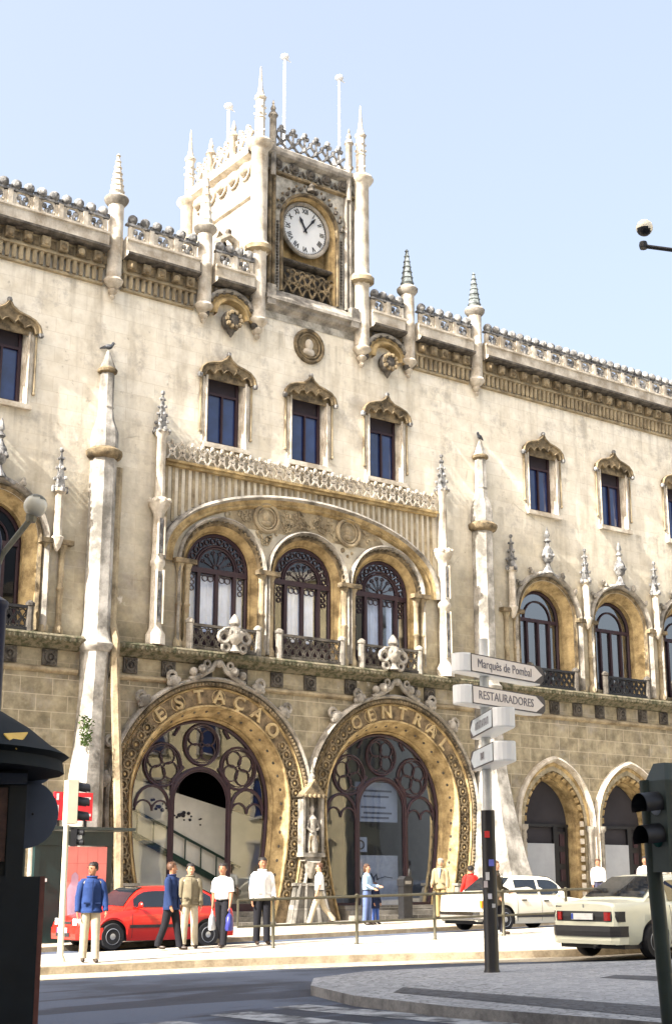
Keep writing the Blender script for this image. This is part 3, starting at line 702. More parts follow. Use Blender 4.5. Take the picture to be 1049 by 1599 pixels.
# tall gothic shafts either side of the central feature
for x in(-5.52,5.52):
    c=MB(); y=-.20
    c.lathe((x,y,8.10),[(.30,0),(.30,.3),(.22,.42),(.19,.5),(.19,2.3),(.23,2.36),(.23,2.48),(.19,2.54),(.17,3.9),(.22,4.0),(.33,4.18),(.35,4.3),(.30,4.36),(.16,4.42),(.14,6.3),(.22,6.4),(.24,6.5)],8,0)
    for q in(-1,1): c.tube([(x+q*.11,y-.20,8.7),(x+q*.11,y-.20,10.3)],.035,5,0); c.tube([(x+q*.10,y-.19,10.75),(x+q*.10,y-.19,11.9)],.035,5,0)
    c.box(x-.05,y-.205,8.75,x+.05,y-.15,10.25,1); c.box(x-.05,y-.195,10.8,x+.05,y-.14,11.85,1)
    for q in range(8): a=q*math.pi/4; c.sphere((x+.30*math.cos(a),y+.30*math.sin(a),12.40),.09,6,0); c.sphere((x+.24*math.cos(a),y+.24*math.sin(a),14.58),.06,5,1)
    crocket_spire(c,x,y,14.6,15.82,.17,1)
    c.build('gothic_shaft',[M['white'],M['ball']],st)
# crests in front of the outer balconies
for x in(-3.0,3.05):
    c=MB(); y=-.50; z=8.10
    c.lathe((x,y,z),[(.20,0),(.12,.12),(.10,.2),(.22,.34),(.26,.5),(.20,.68),(.12,.76),(.17,.84),(.15,.95),(.08,1.06),(.02,1.14)],10,0)
    for s in(-1,1):
        c.ring((x+s*.38,y,z+.42),.17,.07,10,5,0); c.ring((x+s*.30,y,z+.12),.12,.06,9,5,0); c.tube([(x+s*.12,y,z+.7),(x+s*.35,y,z+.66),(x+s*.5,y,z+.45)],.06,5,0)
    for q in range(7): a=q*2*math.pi/7; c.sphere((x+.2*math.cos(a),y-.05+.15*math.sin(a),z+.55),.08,6,0)
    c.build('carved_crest',[M['grey']],st)

# ---------------------------------------------------------------- upper windows with ogee hoods
UP=[(0,17.56),(.10,17.40),(.30,17.27),(.58,17.20),(.80,17.12),(.95,16.98),(1.01,16.78)]
LO=[(.86,16.74),(.80,16.90),(.70,16.98),(.58,16.90),(.52,16.86),(.44,16.99),(.27,17.05),(.19,16.93),(.12,17.02),(0,17.08)]
def ogee(cx):
    r=UP+LO; l=[(-a,b) for a,b in reversed(r[1:-1])]
    return [(cx+a,b) for a,b in r+l]
def ogee_simple(cx): # tympanum behind the scallops
    return [(cx-.78,16.7),(cx+.78,16.7),(cx+.80,16.95),(cx+.45,17.18),(cx,17.34),(cx-.45,17.18),(cx-.80,16.95)]
for cx in list(PW)+BAYS:
    wn=MB()
    wn.strips([at(rect_o(cx,.66,14.60,16.88)+[(cx-.66,14.60)],0),at(rect_o(cx,.60,14.66,16.84)+[(cx-.60,14.66)],.30)],1)
    for x in(-.55,.55): wn.box(cx+x-.05,.19,14.66,cx+x+.05,.26,16.84,0)
    wn.box(cx-.03,.18,14.66,cx+.03,.255,16.32,0); wn.box(cx-.6,.20,14.66,cx+.6,.26,14.74,0); wn.box(cx-.5,.185,16.28,cx+.5,.258,16.36,0)
    W_=wn.build('window',[M['plum'],M['white']],st)
    g=MB(); g.box(cx-.56,.265,14.70,cx+.56,.29,16.32,0); g.build('pane',[M['blueglass']],W_)
    g=MB(); g.box(cx-.55,.24,16.36,cx+.55,.285,16.84,0); g.build('blind',[M['blind']],W_)
    h=MB(); h.prism(ogee(cx),-.17,-.002,0); h.prism(ogee_simple(cx),-.06,-.0015,0)
    for s in(-1,1):
        h.tube([(cx+s*a,-.17,b) for a,b in UP],.055,5,0)
        h.tube([(cx+s*a,-.17,b) for a,b in LO],.030,5,0)
        h.sphere((cx+s*1.02,-.14,16.74),.10,6,1)
        h.ring((cx+s*.34,-.18,17.12),.07,.022,7,4,0)
    h.sphere((cx,-.16,17.60),.09,6,1)
    h.build('hood_mould',[M['carved'],M['ball']],W_)
    h=MB(); h.box(cx-.86,-.16,14.44,cx+.86,.0,14.59,0)
    for s in(-1,1):
        h.box(cx+s*.78-.07,-.05,14.60,cx+s*.78+.07,-.001,16.75,0); h.tube([(cx+s*.72,-.05,14.6),(cx+s*.72,-.05,16.8)],.045,6,0)
        h.tube([(cx+s*.93,-.05,15.0),(cx+s*.93,-.05,16.7)],.035,6,1); h.sphere((cx+s*.93,-.05,14.96),.06,5,1)
    h.build('sill',[M['white'],M['tan']],W_)
# round medallion
c=MB(); z=18.66
for r,t,m in((.55,.07,0),(.42,.04,0)): c.ring((0,-.04,z),r,t,24,6,m)
c.sphere((0,-.02,z+.05),.19,10,1,(.8,.6,1.1)); c.sphere((0,-.02,z-.2),.24,10,1,(1,.4,.6)); c.prism([(.50*math.cos(2*math.pi*i/20),z+.50*math.sin(2*math.pi*i/20)) for i in range(20)],-.02,-.001,0)
c.build('medallion',[M['carved'],M['white']],st)

# ---------------------------------------------------------------- octagonal buttress shafts
def octshaft(x,flarebig):
    c=MB(); y=-.16; a8=R_(22.5)
    k=1.0 if flarebig else .70
    sg=1 if flarebig else -1
    c.lathe((x+.35*sg,y,-.4),[(1.50*k,0),(1.50*k,1.55),(1.42*k,1.62),(1.36*k,1.72)],8,1,False,a8)
    # splayed foot: lerp of octagon centres
    prev=None; cur=[]
    for zz,r,ox in((1.3,1.30*k,.35),(2.2,1.08*k,.27),(3.4,.86*k,.17),(5.0,.62*k,.08),(6.6,.50*k,.03),(7.9,.44,0)):
        ox=ox*sg; r=r if flarebig else .44+(r-.44)*.62
        L=[(x+ox+r*math.cos(a8+i*math.pi/4),y+r*math.sin(a8+i*math.pi/4),zz) for i in range(8)]
        cur.append(L)
    c.strips(cur,0,False,True)
    c.lathe((x,y,7.7),[(.44,0),(.56,.12),(.58,.22),(.50,.30),(.44,.46),(.40,.62),(.385,.7),(.385,5.66)],8,0,False,a8)
    c.lathe((x,y,13.36),[(.39,0),(.50,.06),(.54,.15),(.54,.24),(.46,.30),(.40,.34)],16,2)
    c.lathe((x,y,13.70),[(.41,0),(.40,.5),(.36,.62),(.26,.9),(.22,1.2),(.215,1.22),(.235,1.27),(.215,1.32),(.21,2.32)],8,0,False,a8)
    c.lathe((x,y,16.02),[(.21,0),(.29,.05),(.30,.12),(.25,.18)],12,2)
    c.lathe((x,y,16.18),[(.25,0),(.12,.35),(.05,.56),(.01,.6)],8,0,False,a8)
    return c.build('buttress_shaft',[M['shaft'],M['plinth'],M['carved']],st)
octshaft(-7.38,False); octshaft(7.38,True)
c=MB(); c.tube([(-6.90,-.16,13.2),(-6.92,-.18,8.6),(-6.94,-.52,8.05),(-6.96,-.52,7.6),(-6.85,-.60,5.5),(-6.72,-.70,3.0),(-6.65,-.75,.1)],.13,6,0)
c.build('rainwater_pipe',[M['tan']],st)
# weed growing out of the buttress
c=MB(); random.seed(11)
for i in range(260):
    t=random.uniform(0,2*math.pi); r=random.uniform(0,.20); z=5.42+random.uniform(-.38,.42)
    p=Vector((-7.80+r*math.cos(t)*(1.1-(5.9-z)*.4),-.62+.12*math.sin(t),z)); d=Vector((random.uniform(-1,1),random.uniform(-1,.1),random.uniform(-.5,1))).normalized(); e=d.cross(Vector((.3,.5,.8))).normalized()
    c.add([p,p+d*.05+e*.022,p+d*.10,p+d*.05-e*.022],[(0,1,2,3)],0)
wd=c.build('wall_weed',[plain('weed_leaf',(.065,.12,.02),.7,0,.4,9)]); tag(wd,'small tuft of green weed growing high on the left pale buttress','weed')

# ---------------------------------------------------------------- cornice and balustrade
SEG=((X0,-7.62),(-7.02,-4.45),(4.45,7.02),(7.62,X1))
FULL=((X0,-7.62),(-7.02,-4.45),(-3.85,-2.4),(2.4,3.85),(4.45,7.02),(7.62,X1))
for a,b in SEG:
    c=MB()
    c.strips([[(x,y,z) for x in (a,b)] for y,z in ((0,18.84),(-.10,18.86),(-.10,18.93),(-.03,18.95))],1)
    n=round((b-a)/.215); s=(b-a)/n
    for i in range(n):
        x=a+s*(i+.5); c.lathe((x,-.09,18.95),[(.06,0),(.075,.08),(.075,.34),(.09,.40)],6,0)
    c.strips([[(x,y,z) for x in (a,b)] for y,z in ((-.02,19.34),(-.20,19.36),(-.20,19.42),(-.14,19.44),(-.14,19.84))],1)
    n=round((b-a)/.56); s=(b-a)/n
    for i in range(n):
        x=a+s*(i+.5); c.box(x-.13,-.30,19.50,x+.13,-.141,19.80,1 if i%3 else 2); c.sphere((x,-.30,19.62),.11,6,1 if i%2 else 2)
        c.box(x+s*.5-.09,-.165,19.5,x+s*.5+.09,-.1405,19.76,2)
    c.build('cornice_band',[M['tan'],M['tan'],M['carved']],st)
for a,b in FULL:
    c=MB()
    pr=[(0,19.82),(-.40,19.86),(-.50,19.91),(-.50,19.98),(-.42,20.02)]
    c.strips([[(x,y,z) for x in(a,b)] for y,z in pr],1)
    c.strips([[(x,y,z) for x in(a,b)] for y,z in ((-.42,20.02),(-.38,20.04),(-.38,20.36),(-.44,20.39),(-.44,20.45),(-.10,20.47),(-.10,20.0))],0)
    for x in(a,b): c.add([(x,0,19.82),(x,-.40,19.86),(x,-.50,19.91),(x,-.50,19.98),(x,-.38,20.04),(x,-.38,20.36),(x,-.44,20.45),(x,-.10,20.47),(x,0,20.0)],[tuple(range(9))],0)
    c.build('cornice',[M['white'],M['dark']],st)
y=-.26
for a,b in FULL:
    c=MB()
    n=max(1,round((b-a)/.82)); s=(b-a)/n
    c.box(a,y-.07,20.46,b,y+.07,20.52,0)
    for i in range(n+1):
        x=a+s*i; c.box(x-.075,y-.10,20.46,x+.075,y+.10,20.93,0) if 0<i<n else None
    for i in range(n):
        x=a+s*(i+.5)
        c.ring((x,y,20.72),.235,.055,12,6,0); c.sphere((x,y,20.60),.12,6,1); c.sphere((x-.10,y,20.76),.085,6,1); c.sphere((x+.10,y,20.76),.085,6,1)
        for q in(-1,1): c.box(x+q*.29-.05,y-.06,20.52,x+q*.29+.05,y+.06,20.88,0)
    c.box(a,y-.08,20.92,b,y+.08,20.99,1)
    n2=2*n; s2=(b-a)/n2
    for i in range(n2):
        x=a+s2*(i+.5); c.sphere((x,y,21.14),.165,8,1); c.lathe((x,y,20.97),[(.09,0),(.07,.06)],6,1); c.tube([(x+s2*.5,y,20.98),(x+s2*.5,y,21.10)],.05,5,1)
    c.build('balustrade',[M['white'],M['ball']],st)
# round corbel arches with bosses beside the clock tower
for x in(-3.16,3.16):
    c=MB(); z=18.86
    for r0,yy,m in((.93,-.20,1),(.80,-.14,0)):
        c.tube([(x+r0*math.cos(math.pi*i/16),yy,z+r0*.95*math.sin(math.pi*i/16)) for i in range(17)],.075,6,m,up=(0,1,0))
    for i in range(9):
        t=math.pi*(i+.5)/9; c.sphere((x+.87*math.cos(t),-.20,z+.83*math.sin(t)),.085,6,2)
    c.strips([[(x+r*math.cos(math.pi*i/16),yy,z+r*.95*math.sin(math.pi*i/16)) for i in range(17)] for r,yy in((.76,-.14),(.62,-.30),(.56,-.30),(.52,0))],0)
    c.prism([(x-1.0,19.05),(x-.88,19.05),(x-.70,19.5),(x-.3,19.78),(x+.3,19.78),(x+.70,19.5),(x+.88,19.05),(x+1.0,19.05),(x+1.0,19.82),(x-1.0,19.82)],-.10,-.002,3)
    for q in range(-3,4): c.sphere((x+.27*q,-.14,19.74-.02*abs(q)),.075,6,2)
    for s in(-1,1): c.sphere((x+s*.90,-.15,18.80),.14,7,2)
    c.sphere((x,-.20,18.72),.34,10,2,(1,.8,1.05))
    for q in range(10):
        a=q*2*math.pi/10; c.sphere((x+.25*math.cos(a),-.40,18.72+.25*math.sin(a)),.09,5,3)
    c.lathe((x,-.20,18.18),[(.02,0),(.10,.12),(.16,.25)],7,2)
    c.build('corbel_arch',[M['gold'],M['grey'],M['dark'],M['carved']],st)
# parapet turrets
def turret(x,y,r,cap,zc,ztip,zb=18.42,bl=False):
    c=MB(); h=zc-zb
    c.lathe((x,y,zb),[(.015,0),(.07,.04),(.085,.10),(.05,.15),(.13,.22),(.155,.29),(.11,.34),(.19,.43),(.29,.52),(.315,.60),(.27,.67),(r,.70),(r,1.9),(r*1.1,1.94),(r*1.1,2.0),(r,2.04),(r,h-.30)],10,0)
    c.lathe((x,y,zc-.30),[(r,0),(r*1.2,.05),(r*1.55,.16),(r*1.6,.24),(r*1.3,.32),(r*.9,.38)],14,2)
    hh=ztip-zc-.05; P=[(r*.95,0)]
    for i in range(7):
        t=i/7; P+=[(r*.85*(1-t)+.02,.04+hh*(t+.03)),(r*.85*(1-t)+.05,.04+hh*(t+.06)),(r*.85*(1-t)*.96+.02,.04+hh*(t+.08))]
    P+=[(.012,hh)]; c.lathe((x,y,zc+.05),P,8,1 if bl else 0)
    return c.build('parapet_turret',[M['white'],M['lead'],M['grey']],st)
turret(-7.32,-.14,.24,0,21.80,23.30); turret(7.32,-.14,.24,0,21.80,23.25,bl=True)
turret(-4.15,-.14,.24,0,21.75,23.85); turret(4.15,-.14,.24,0,21.80,23.30,bl=True)

# ---------------------------------------------------------------- clock tower
TB=4.5
c=MB(); O=lambda r:arch_o(0,1.02+r,22.98,20.36)
c.poly([[(-1.9,19.3),(1.9,19.3),(1.9,25.55),(-1.9,25.55)],O(.20)],lambda a,b:(a,-.02,b),6)
c.poly([[(0,19.3),(TB,19.3),(TB,25.55),(0,25.55)],[(1.75,20.3),(2.55,20.3),(2.55,22.3),(2.4,22.75),(2.15,22.95),(1.9,22.75),(1.75,22.3)]],lambda a,b:(-2.1,a,b),1)
c.add([(2.1,0,19.3),(2.1,TB,19.3),(2.1,TB,25.55),(2.1,0,25.55)],[(0,1,2,3)],1)
c.add([(-2.1,TB,19.3),(2.1,TB,19.3),(2.1,TB,25.55),(-2.1,TB,25.55)],[(0,1,2,3)],1)
c.box(-2.08,0,25.3,2.08,TB-.01,25.45,1); c.box(-1.6,2,20.2,-1.4,2.6,23,3)
# recess of the clock panel
c.strips([at(O(.20),-.02),at(O(.18),-.10),at(O(.10),-.10),at(O(.08),.02)],2)
c.strips([at(O(.08),.02),at(O(.0),.20),at(O(-.02),.16),at(O(-.04),.50)],4)
c.poly([O(0)],lambda a,b:(a,.50,b),4)
c.strips([[(s,y,z) for s in(-1.0,1.0)] for y,z in((.5,21.72),(.08,21.66),(.08,21.56),(.5,21.50))],5)
for q in range(24): c.sphere((-1.0+.087*q,.06,21.61),.035,5,5)
# lattice under the clock
c.box(-1.02,.16,20.36,1.02,.4,20.44,2)
for i in range(5):
    x=-1.0+.4*(i+.5)
    for s in(-1,1): c.tube([(x-.2*s,.10,20.44),(x+.2*s,.10,21.18)],.045,5,2)
    c.ring((x,.09,20.82),.12,.035,9,4,2); c.ring((x+.2,.10,21.2),.12,.035,9,4,2); c.sphere((x,.06,20.82),.06,6,2)
    c.sphere((x,.1,21.22),.07,6,2); c.sphere((x-.2,.1,20.82),.06,5,2)
c.poly([[(-1.02,20.4),(1.02,20.4),(1.02,21.5),(-1.02,21.5)]],lambda a,b:(a,.32,b),5)
# sloping ledge, side shafts
c.strips([[(s,y,z) for s in(-1.9,1.9)] for y,z in((-.02,20.34),(-.34,19.98),(-.36,19.86),(-.22,19.82),(-.20,19.70),(-.06,19.62),(0,19.5))],0)
for s in(-1,1):
    c.box(s*1.70-.16,-.34,19.66,s*1.70+.16,0,20.36,0)
    for xx in(1.50,1.66): c.tube([(s*xx,-.08,20.3),(s*xx,-.08,24.5)],.07,7,0 if s>0 else 2)
    for q in range(22): c.sphere((s*1.32,-.06,20.5+.11*q),.05,5,5)
    c.tube([(s*1.58,-.12,24.4),(s*1.58,-.12,25.7)],.11,7,0)
    c.lathe((s*1.6,-.12,25.6),[(.12,0),(.12,.95),(.18,1.02),(.13,1.12),(.07,1.2),(.10,1.3),(.03,1.45),(.05,1.5),(.01,1.62)],8,0)
# ogee crockets around the arch
for ang in range(10,171,14):
    t=R_(ang); c.sphere((1.34*math.cos(t),-.10,22.98+1.34*math.sin(t)),.085,6,5)
    c.sphere((1.46*math.cos(t+.1),-.08,22.98+1.46*math.sin(t+.1)),.05,5,2)
c.lathe((0,-.12,24.26),[(.16,0),(.09,.12),(.13,.2),(.05,.3),(.02,.38)],7,5)
# frieze and upper moulding, front and sides
c.strips([[(s,y,z) for s in(-1.9,1.9)] for y,z in((-.02,24.52),(-.14,24.56),(-.14,24.64),(-.04,24.68))],2)
for i in range(5):
    x=-1.36+.68*i; c.ring((x,-.08,24.92),.15,.05,10,5,5); c.sphere((x,-.10,24.92),.10,6,5); c.tube([(x+.22,-.06,24.72),(x+.34,-.08,24.92),(x+.46,-.06,24.72)],.045,5,5)
c.strips([[(s,y,z) for s in(-1.9,1.9)] for y,z in((-.02,25.10),(-.20,25.20),(-.24,25.30),(-.24,25.44),(-.16,25.52),(.2,25.55))],0)
for s,yy in((-2.1,-1),(2.1,1)):
    c.strips([[(s+yy*d,q,z) for q in(.3,TB-.3)] for d,z in((0,25.10),(.20,25.20),(.24,25.44),(.0,25.55))],1)
    c.strips([[(s+yy*d,q,z) for q in(.3,TB-.3)] for d,z in((0,23.6),(.10,23.64),(.10,23.72),(.0,23.76))],1)
    for i in range(5): c.sphere((s+yy*.08,.7+.75*i,24.7),.22,8,1); c.ring((s+yy*.06,.7+.75*i,24.7),.28,.05,10,4,1,'x')
# gabled doorway to the terrace on the left side
c.tube([(-2.2,1.55,20.4),(-2.2,1.55,22.3),(-2.2,1.75,22.8),(-2.2,2.15,23.15),(-2.2,2.55,22.8),(-2.2,2.75,22.3),(-2.2,2.75,20.4)],.09,6,1,up=(1,0,0))
c.build('clock_tower',[M['grey'],M['white'],M['carved'],M['room'],M['gold'],M['dark'],M['towerface']],st)
# openwork cresting round the tower top
c=MB()
def crest(p,q,n):
    p=Vector(p); q=Vector(q); d=(q-p)/n
    for i in range(n):
        a=p+d*i; b=p+d*(i+1); m_=(a+b)/2; u=Vector((0,0,1))
        c.tube([a+u*.05,b+u*.5],.05,5,0); c.tube([b+u*.05,a+u*.5],.05,5,0)
        c.sphere(m_+u*.28,.11,6,0); c.sphere(a+u*.55,.09,6,0)
        c.tube([m_+u*.28,m_+u*.72],.045,5,0); c.sphere(m_+u*.82,.11,6,0); c.sphere(m_+d*.22+u*.70,.08,6,0); c.sphere(m_-d*.22+u*.70,.08,6,0)
crest((-1.45,-.05,25.52),(1.45,-.05,25.52),6); c.build('tower_cresting',[M['ball']],st)
for p_,q_,k_ in(((-2.1,.4,25.52),(-2.1,TB-.4,25.52),8),((2.1,.4,25.52),(2.1,TB-.4,25.52),8),((-1.8,TB,25.52),(1.8,TB,25.52),7)):
    c=MB(); crest(p_,q_,k_); c.build('tower_cresting',[M['white']],st)
def tower_turret(x,y,zb,big):
    c=MB()
    P=[(.015,0),(.08,.05),(.10,.12),(.06,.18),(.16,.28),(.19,.36),(.13,.42),(.24,.52),(.33,.60),(.34,.67),(.28,.73),(.27,.76),(.27,2.95),(.31,3.0),(.42,3.12),(.44,3.24),(.38,3.34),(.30,3.38),(.28,3.5),(.28,6.75),(.34,6.82),(.44,6.94),(.46,7.04),(.40,7.12),(.24,7.2)]
    P=[(r,z) for r,z in P if big or z>3.2] or P
    c.lathe((x,y,zb),P,10,0)
    for a,b in((3.0,3.36),): c.lathe((x,y,zb+a),[(.30,0),(.45,.1),(.46,.24),(.33,.36)],14,1) if big else None
    z=zb+7.2
    c.lathe((x,y,z),[(.20,0),(.17,.1),(.17,.75),(.20,.78),(.16,.82),(.155,1.45),(.19,1.48),(.22,1.56),(.14,1.64),(.08,1.9),(.02,2.75)],8,0)
    for zz in(.3,.95,1.2):
        for q in range(4): a=q*math.pi/2+zz; c.sphere((x+.17*math.cos(a),y+.17*math.sin(a),z+zz),.05,5,0)
    return c.build('tower_turret',[M['white'],M['tan']],st)
for x in(-2.12,2.12): tower_turret(x,-.12,18.36,True); tower_turret(x,TB,18.1,False)
for s in(-1,1):
    for y in(1.5,3.0):
        c=MB(); c.lathe((s*2.15,y,25.5),[(.13,0),(.13,.8),(.2,.88),(.14,.98),(.07,1.1),(.1,1.2),(.02,1.5)],8,0); c.build('tower_pinnacle',[M['white']],st)
# arched flying rings between tower and terrace
for s in(-1,1):
    c=MB(); c.tube([(s*2.3,.9,21.6),(s*2.35,.9,22.1),(s*2.65,.9,22.25),(s*3.0,.9,22.0),(s*3.15,.9,21.4),(s*3.15,.9,20.0)],.13,6,0,up=(0,1,0))
    c.tube([(s*2.3,.9,21.2),(s*2.55,.9,21.75),(s*2.85,.9,21.6),(s*2.95,.9,21.0),(s*2.95,.9,20.0)],.07,6,1,up=(0,1,0)); c.sphere((s*2.65,.9,22.4),.13,6,1)
    c.build('flying_arch',[M['grey'],M['dark']],st)
# clock
ck=MB(); z=22.98; y=.30
ck.tube([(.95*math.cos(2*math.pi*i/40),y-.06,z+.95*math.sin(2*math.pi*i/40)) for i in range(40)],.075,8,0,True,up=(0,1,0))
CK=ck.build('clock',[M['grey']],st)
d=MB(); d.poly([[(.89*math.cos(2*math.pi*i/48),.89*math.sin(2*math.pi*i/48)) for i in range(48)]],lambda a,b:(a,y-.04,z+b),0); d.build('dial',[M['dial']],CK)
d=MB()
for i,t in enumerate(['XII','I','II','III','IIII','V','VI','VII','VIII','IX','X','XI']):
    a=math.pi/2-i*math.pi/6
    Mx=Matrix.Translation((.69*math.cos(a),y-.052,z+.69*math.sin(a)))@Matrix.Rotation(-(a-math.pi/2),4,'Y')@Matrix.Rotation(R_(90),4,'X')
    d.text(t,.25,Mx,.004,0,sx=.85); d.text(t,.25,Matrix.Translation((.008,-.001,0))@Mx,.004,0,sx=.85)
d.ring((0,y-.046,z),.86,.012,48,4,0)
for i in range(60):
    a=i*math.pi/30; d.obox((.83*math.cos(a),y-.046,z+.83*math.sin(a)),(.022*math.cos(a),0,.022*math.sin(a)),(0,.003,0),(-.006*math.sin(a),0,.006*math.cos(a)),0)
d.build('numerals',[M['black']],CK)
def hand(ang,L,wd):
    a=R_(90-ang); h=MB(); u=Vector((math.cos(a),0,math.sin(a))); v=Vector((-math.sin(a),0,math.cos(a))); o=Vector((0,y-.075,z))
    P=[(-.12,.5),(-.12,-.5),(L*.55,-.55),(L*.70,-1.2),(L,0),(L*.70,1.2),(L*.55,.55)]
    q=[o+u*s+v*(wd*t) for s,t in P]; n=len(q); f=Vector((0,-.02,0))
    h.add(q+[p+f for p in q],[tuple(range(n)),tuple(range(2*n-1,n-1,-1))]+[(i,(i+1)%n,n+(i+1)%n,n+i) for i in range(n)],0); h.build('clock_hand',[M['black']],CK)
hand(331,.50,.055); hand(38,.70,.045)

# floodlight masts on the roof
for x,y,zt,zb_,lab in ((.55,2.4,30.95,25.4,'tallest slim white floodlight mast, above the left half of the clock face'),(3.05,2.4,31.0,20,'slim white floodlight mast standing right of the clock, beside the tower'),(-1.7,2.6,28.2,25.4,'short slim white floodlight mast over the sunlit left side of the tower')):
    t=thing('floodlight_mast',lab,'floodlight',(x,y,zb_),0,'white masts on the tower roof')
    c=MB(); c.lathe((0,0,0),[(.07,0),(.045,zt-zb_)],8,0); c.build('mast',[M['whitemetal']],t)
    c=MB(); c.sphere((0,0,zt-zb_+.05),.17,8,0,(1,1,.7)); c.tube([(0,0,zt-zb_),(.22,-.06,zt-zb_-.12)],[.05,.02],5,0); c.build('lamp_head',[M['whitemetal']],t)
# pigeons
def pigeon(loc,rz,lab):
    t=thing('pigeon',lab,'bird',loc,rz,'pigeons perched on the front')
    c=MB(); c.sphere((0,0,.13),.10,8,0,(.75,1.25,.8)); c.sphere((0,-.13,.235),.052,7,0); c.tube([(0,-.09,.17),(0,-.13,.23)],[.055,.04],6,0); c.tube([(0,.10,.12),(0,.26,.07)],[.055,.02],5,0)
    c.tube([(0,-.17,.235),(0,-.215,.222)],[.015,.004],4,1)
    for s in(-1,1): c.tube([(s*.03,0,.07),(s*.03,-.01,0)],.008,4,1)
    c.build('body',[plain('pigeon_grey',(.05,.055,.065),.6,0,.4,12),M['black']],t)
pigeon((-7.38,-.16,16.76),R_(60),'dark pigeon perched on the cone of the left buttress shaft')
pigeon((7.38,-.16,16.76),R_(-70),'dark pigeon perched on the cone of the right buttress shaft')

# ---------------------------------------------------------------- the rest of the square (outside the frame: it shades and is mirrored in the glass)
def block(name,label,poly,h,mat,roofm):
    t=thing(name,label,'building',(0,0,0))
    m=MB(); n=len(poly); m.prism(poly,-1.5,h,0,lambda a,b,y:(a,b,y)); m.build('wall',[mat],t)
    r=MB(); cx=sum(p[0] for p in poly)/n; cy=sum(p[1] for p in poly)/n
    r.prism([(cx+(x-cx)*1.02,cy+(y-cy)*1.02) for x,y in poly],h,h+.5,0,lambda a,b,y:(a,b,y)); r.build('cornice',[roofm],t)
    wm=MB(); fr=MB()
    for i in range(n):
        a=Vector(poly[i]); b=Vector(poly[(i+1)%n]); L=(b-a).length; d=(b-a)/L; nn=Vector((d.y,-d.x))
        if nn.dot((a+b)/2-Vector((cx,cy)))<0: nn=-nn
        k=int(L/3.2)
        for j in range(k):
            for fl in range(int(h/3.7)):
                c=a+d*(L*(j+.5)/k); z=1.4+3.7*fl
                if z+2.3>h-.6: continue
                wm.obox((*(c+nn*.02),z+1.1),(*(d*.55),0),(*(nn*.03),0),(0,0,1.1),0)
                for s in(-1,1): fr.obox((*(c+d*.65*s+nn*.05),z+1.1),(*(d*.09),0),(*(nn*.05),0),(0,0,1.2),0)
                fr.obox((*(c+nn*.07),z+2.32),(*(d*.8),0),(*(nn*.07),0),(0,0,.1),0)
                fr.obox((*(c+nn*.09),z-.06),(*(d*.8),0),(*(nn*.09),0),(0,0,.06),0)
    o=wm.build('window_glazing',[M['blueglass']],t); o['kind']='stuff'
    o=fr.build('window_surround',[M['white']],t); o['kind']='stuff'
    return t
M['ochre']=plain('ochre_render',(.78,.66,.40),.9,0,.12,.6)
M['cream']=plain('cream_render',(.66,.58,.42),.9,0,.12,.6)
block('corner_building','ochre rendered corner building across the square, outside the picture and mirrored in the doors',[(6,-48),(24.2,-29.2),(36,-41),(18,-60)],19,M['ochre'],M['white'])
block('street_building','cream rendered building left of the kiosk, outside the picture, shading the road',[(-41.4,-16.0),(-36.4,-17.7),(-32.9,-18.5),(-28.9,-19.1),(-24.0,-22.6),(-30,-40),(-34,-60),(-60,-60),(-60,-16.0)],23,M['cream'],M['white'])
block('rear_building','cream rendered building row behind the camera, outside the picture',[(-33,-70),(5,-62),(5,-74),(-33,-82)],17,M['cream'],M['white'])

# ---------------------------------------------------------------- railing on the pavement
RX=[-7.90,-5.80,-3.62,-1.50,.60,2.70,4.80]
def ry(x): return -10.05-.07*(x+7.86) if x<-5 else -10.25
t=thing('pedestrian_railing','low two-bar metal railing with flat posts along the sunlit pavement','railing',(0,0,0))
m_rail=plain('railing_metal',(.075,.068,.045),.5,.3,.25,6)
for x in RX:
    c=MB(); z=MED(x,ry(x)); c.lathe((x,ry(x),z),[(.06,0),(.035,.03),(.035,.46),(.05,.5),(.035,.54),(.032,1.0),(.05,1.03),(.02,1.06)],8,0); c.build('post',[m_rail],t)
c=MB(); xs=[-8.75]+RX; c.tube([(x,ry(x),MED(x,ry(x))+1.0) for x in xs],.034,6,0); c.build('top_rail',[m_rail],t)
c=MB(); c.tube([(-8.75,ry(-8.75),MED(-8.75,-10)+1.0)]+[(x,ry(x),MED(x,ry(x))+.46) for x in xs],.028,6,0); c.build('mid_rail',[m_rail],t)

# ---------------------------------------------------------------- direction sign post on the island
SP=Vector((-9.90,-19.02,MED(-9.9,-19.02)))
t=thing('sign_post','black based post with stickers carrying four direction boxes on the traffic island','sign post',SP)
c=MB(); c.lathe((0,0,0),[(.13,0),(.112,.05),(.108,2.42)],14,0); c.build('sleeve',[M['black']],t)
c=MB(); c.lathe((0,0,2.42),[(.075,0),(.075,2.72)],12,0); c.lathe((0,0,3.06),[(.08,0),(.17,.04),(.17,.10),(.08,.12)],12,1); c.build('pole',[plain('grey_pole',(.50,.51,.50),.45,.2),M['black']],t)
vdir=Vector((CAM.x-SP.x,CAM.y-SP.y,0)).normalized(); side=Vector((vdir.y,-vdir.x,0)).normalized()
for z,u,h,wd,col in((2.05,.02,.05,.04,(.5,.03,.03)),(1.62,-.035,.05,.04,(.12,.14,.5)),(1.42,.03,.06,.03,(.5,.5,.5)),(1.30,.05,.05,.04,(.45,.4,.4)),(1.12,.0,.04,.03,(.5,.5,.55)),(.98,-.05,.03,.03,(.4,.4,.4))):
    c=MB(); p=vdir*math.sqrt(max(0,.1125**2-u*u))+side*u+Vector((0,0,z)); c.obox(p,side*wd,vdir*.003,(0,0,h),0); c.build('sticker',[plain('sticker_paper',col,.7)],t)
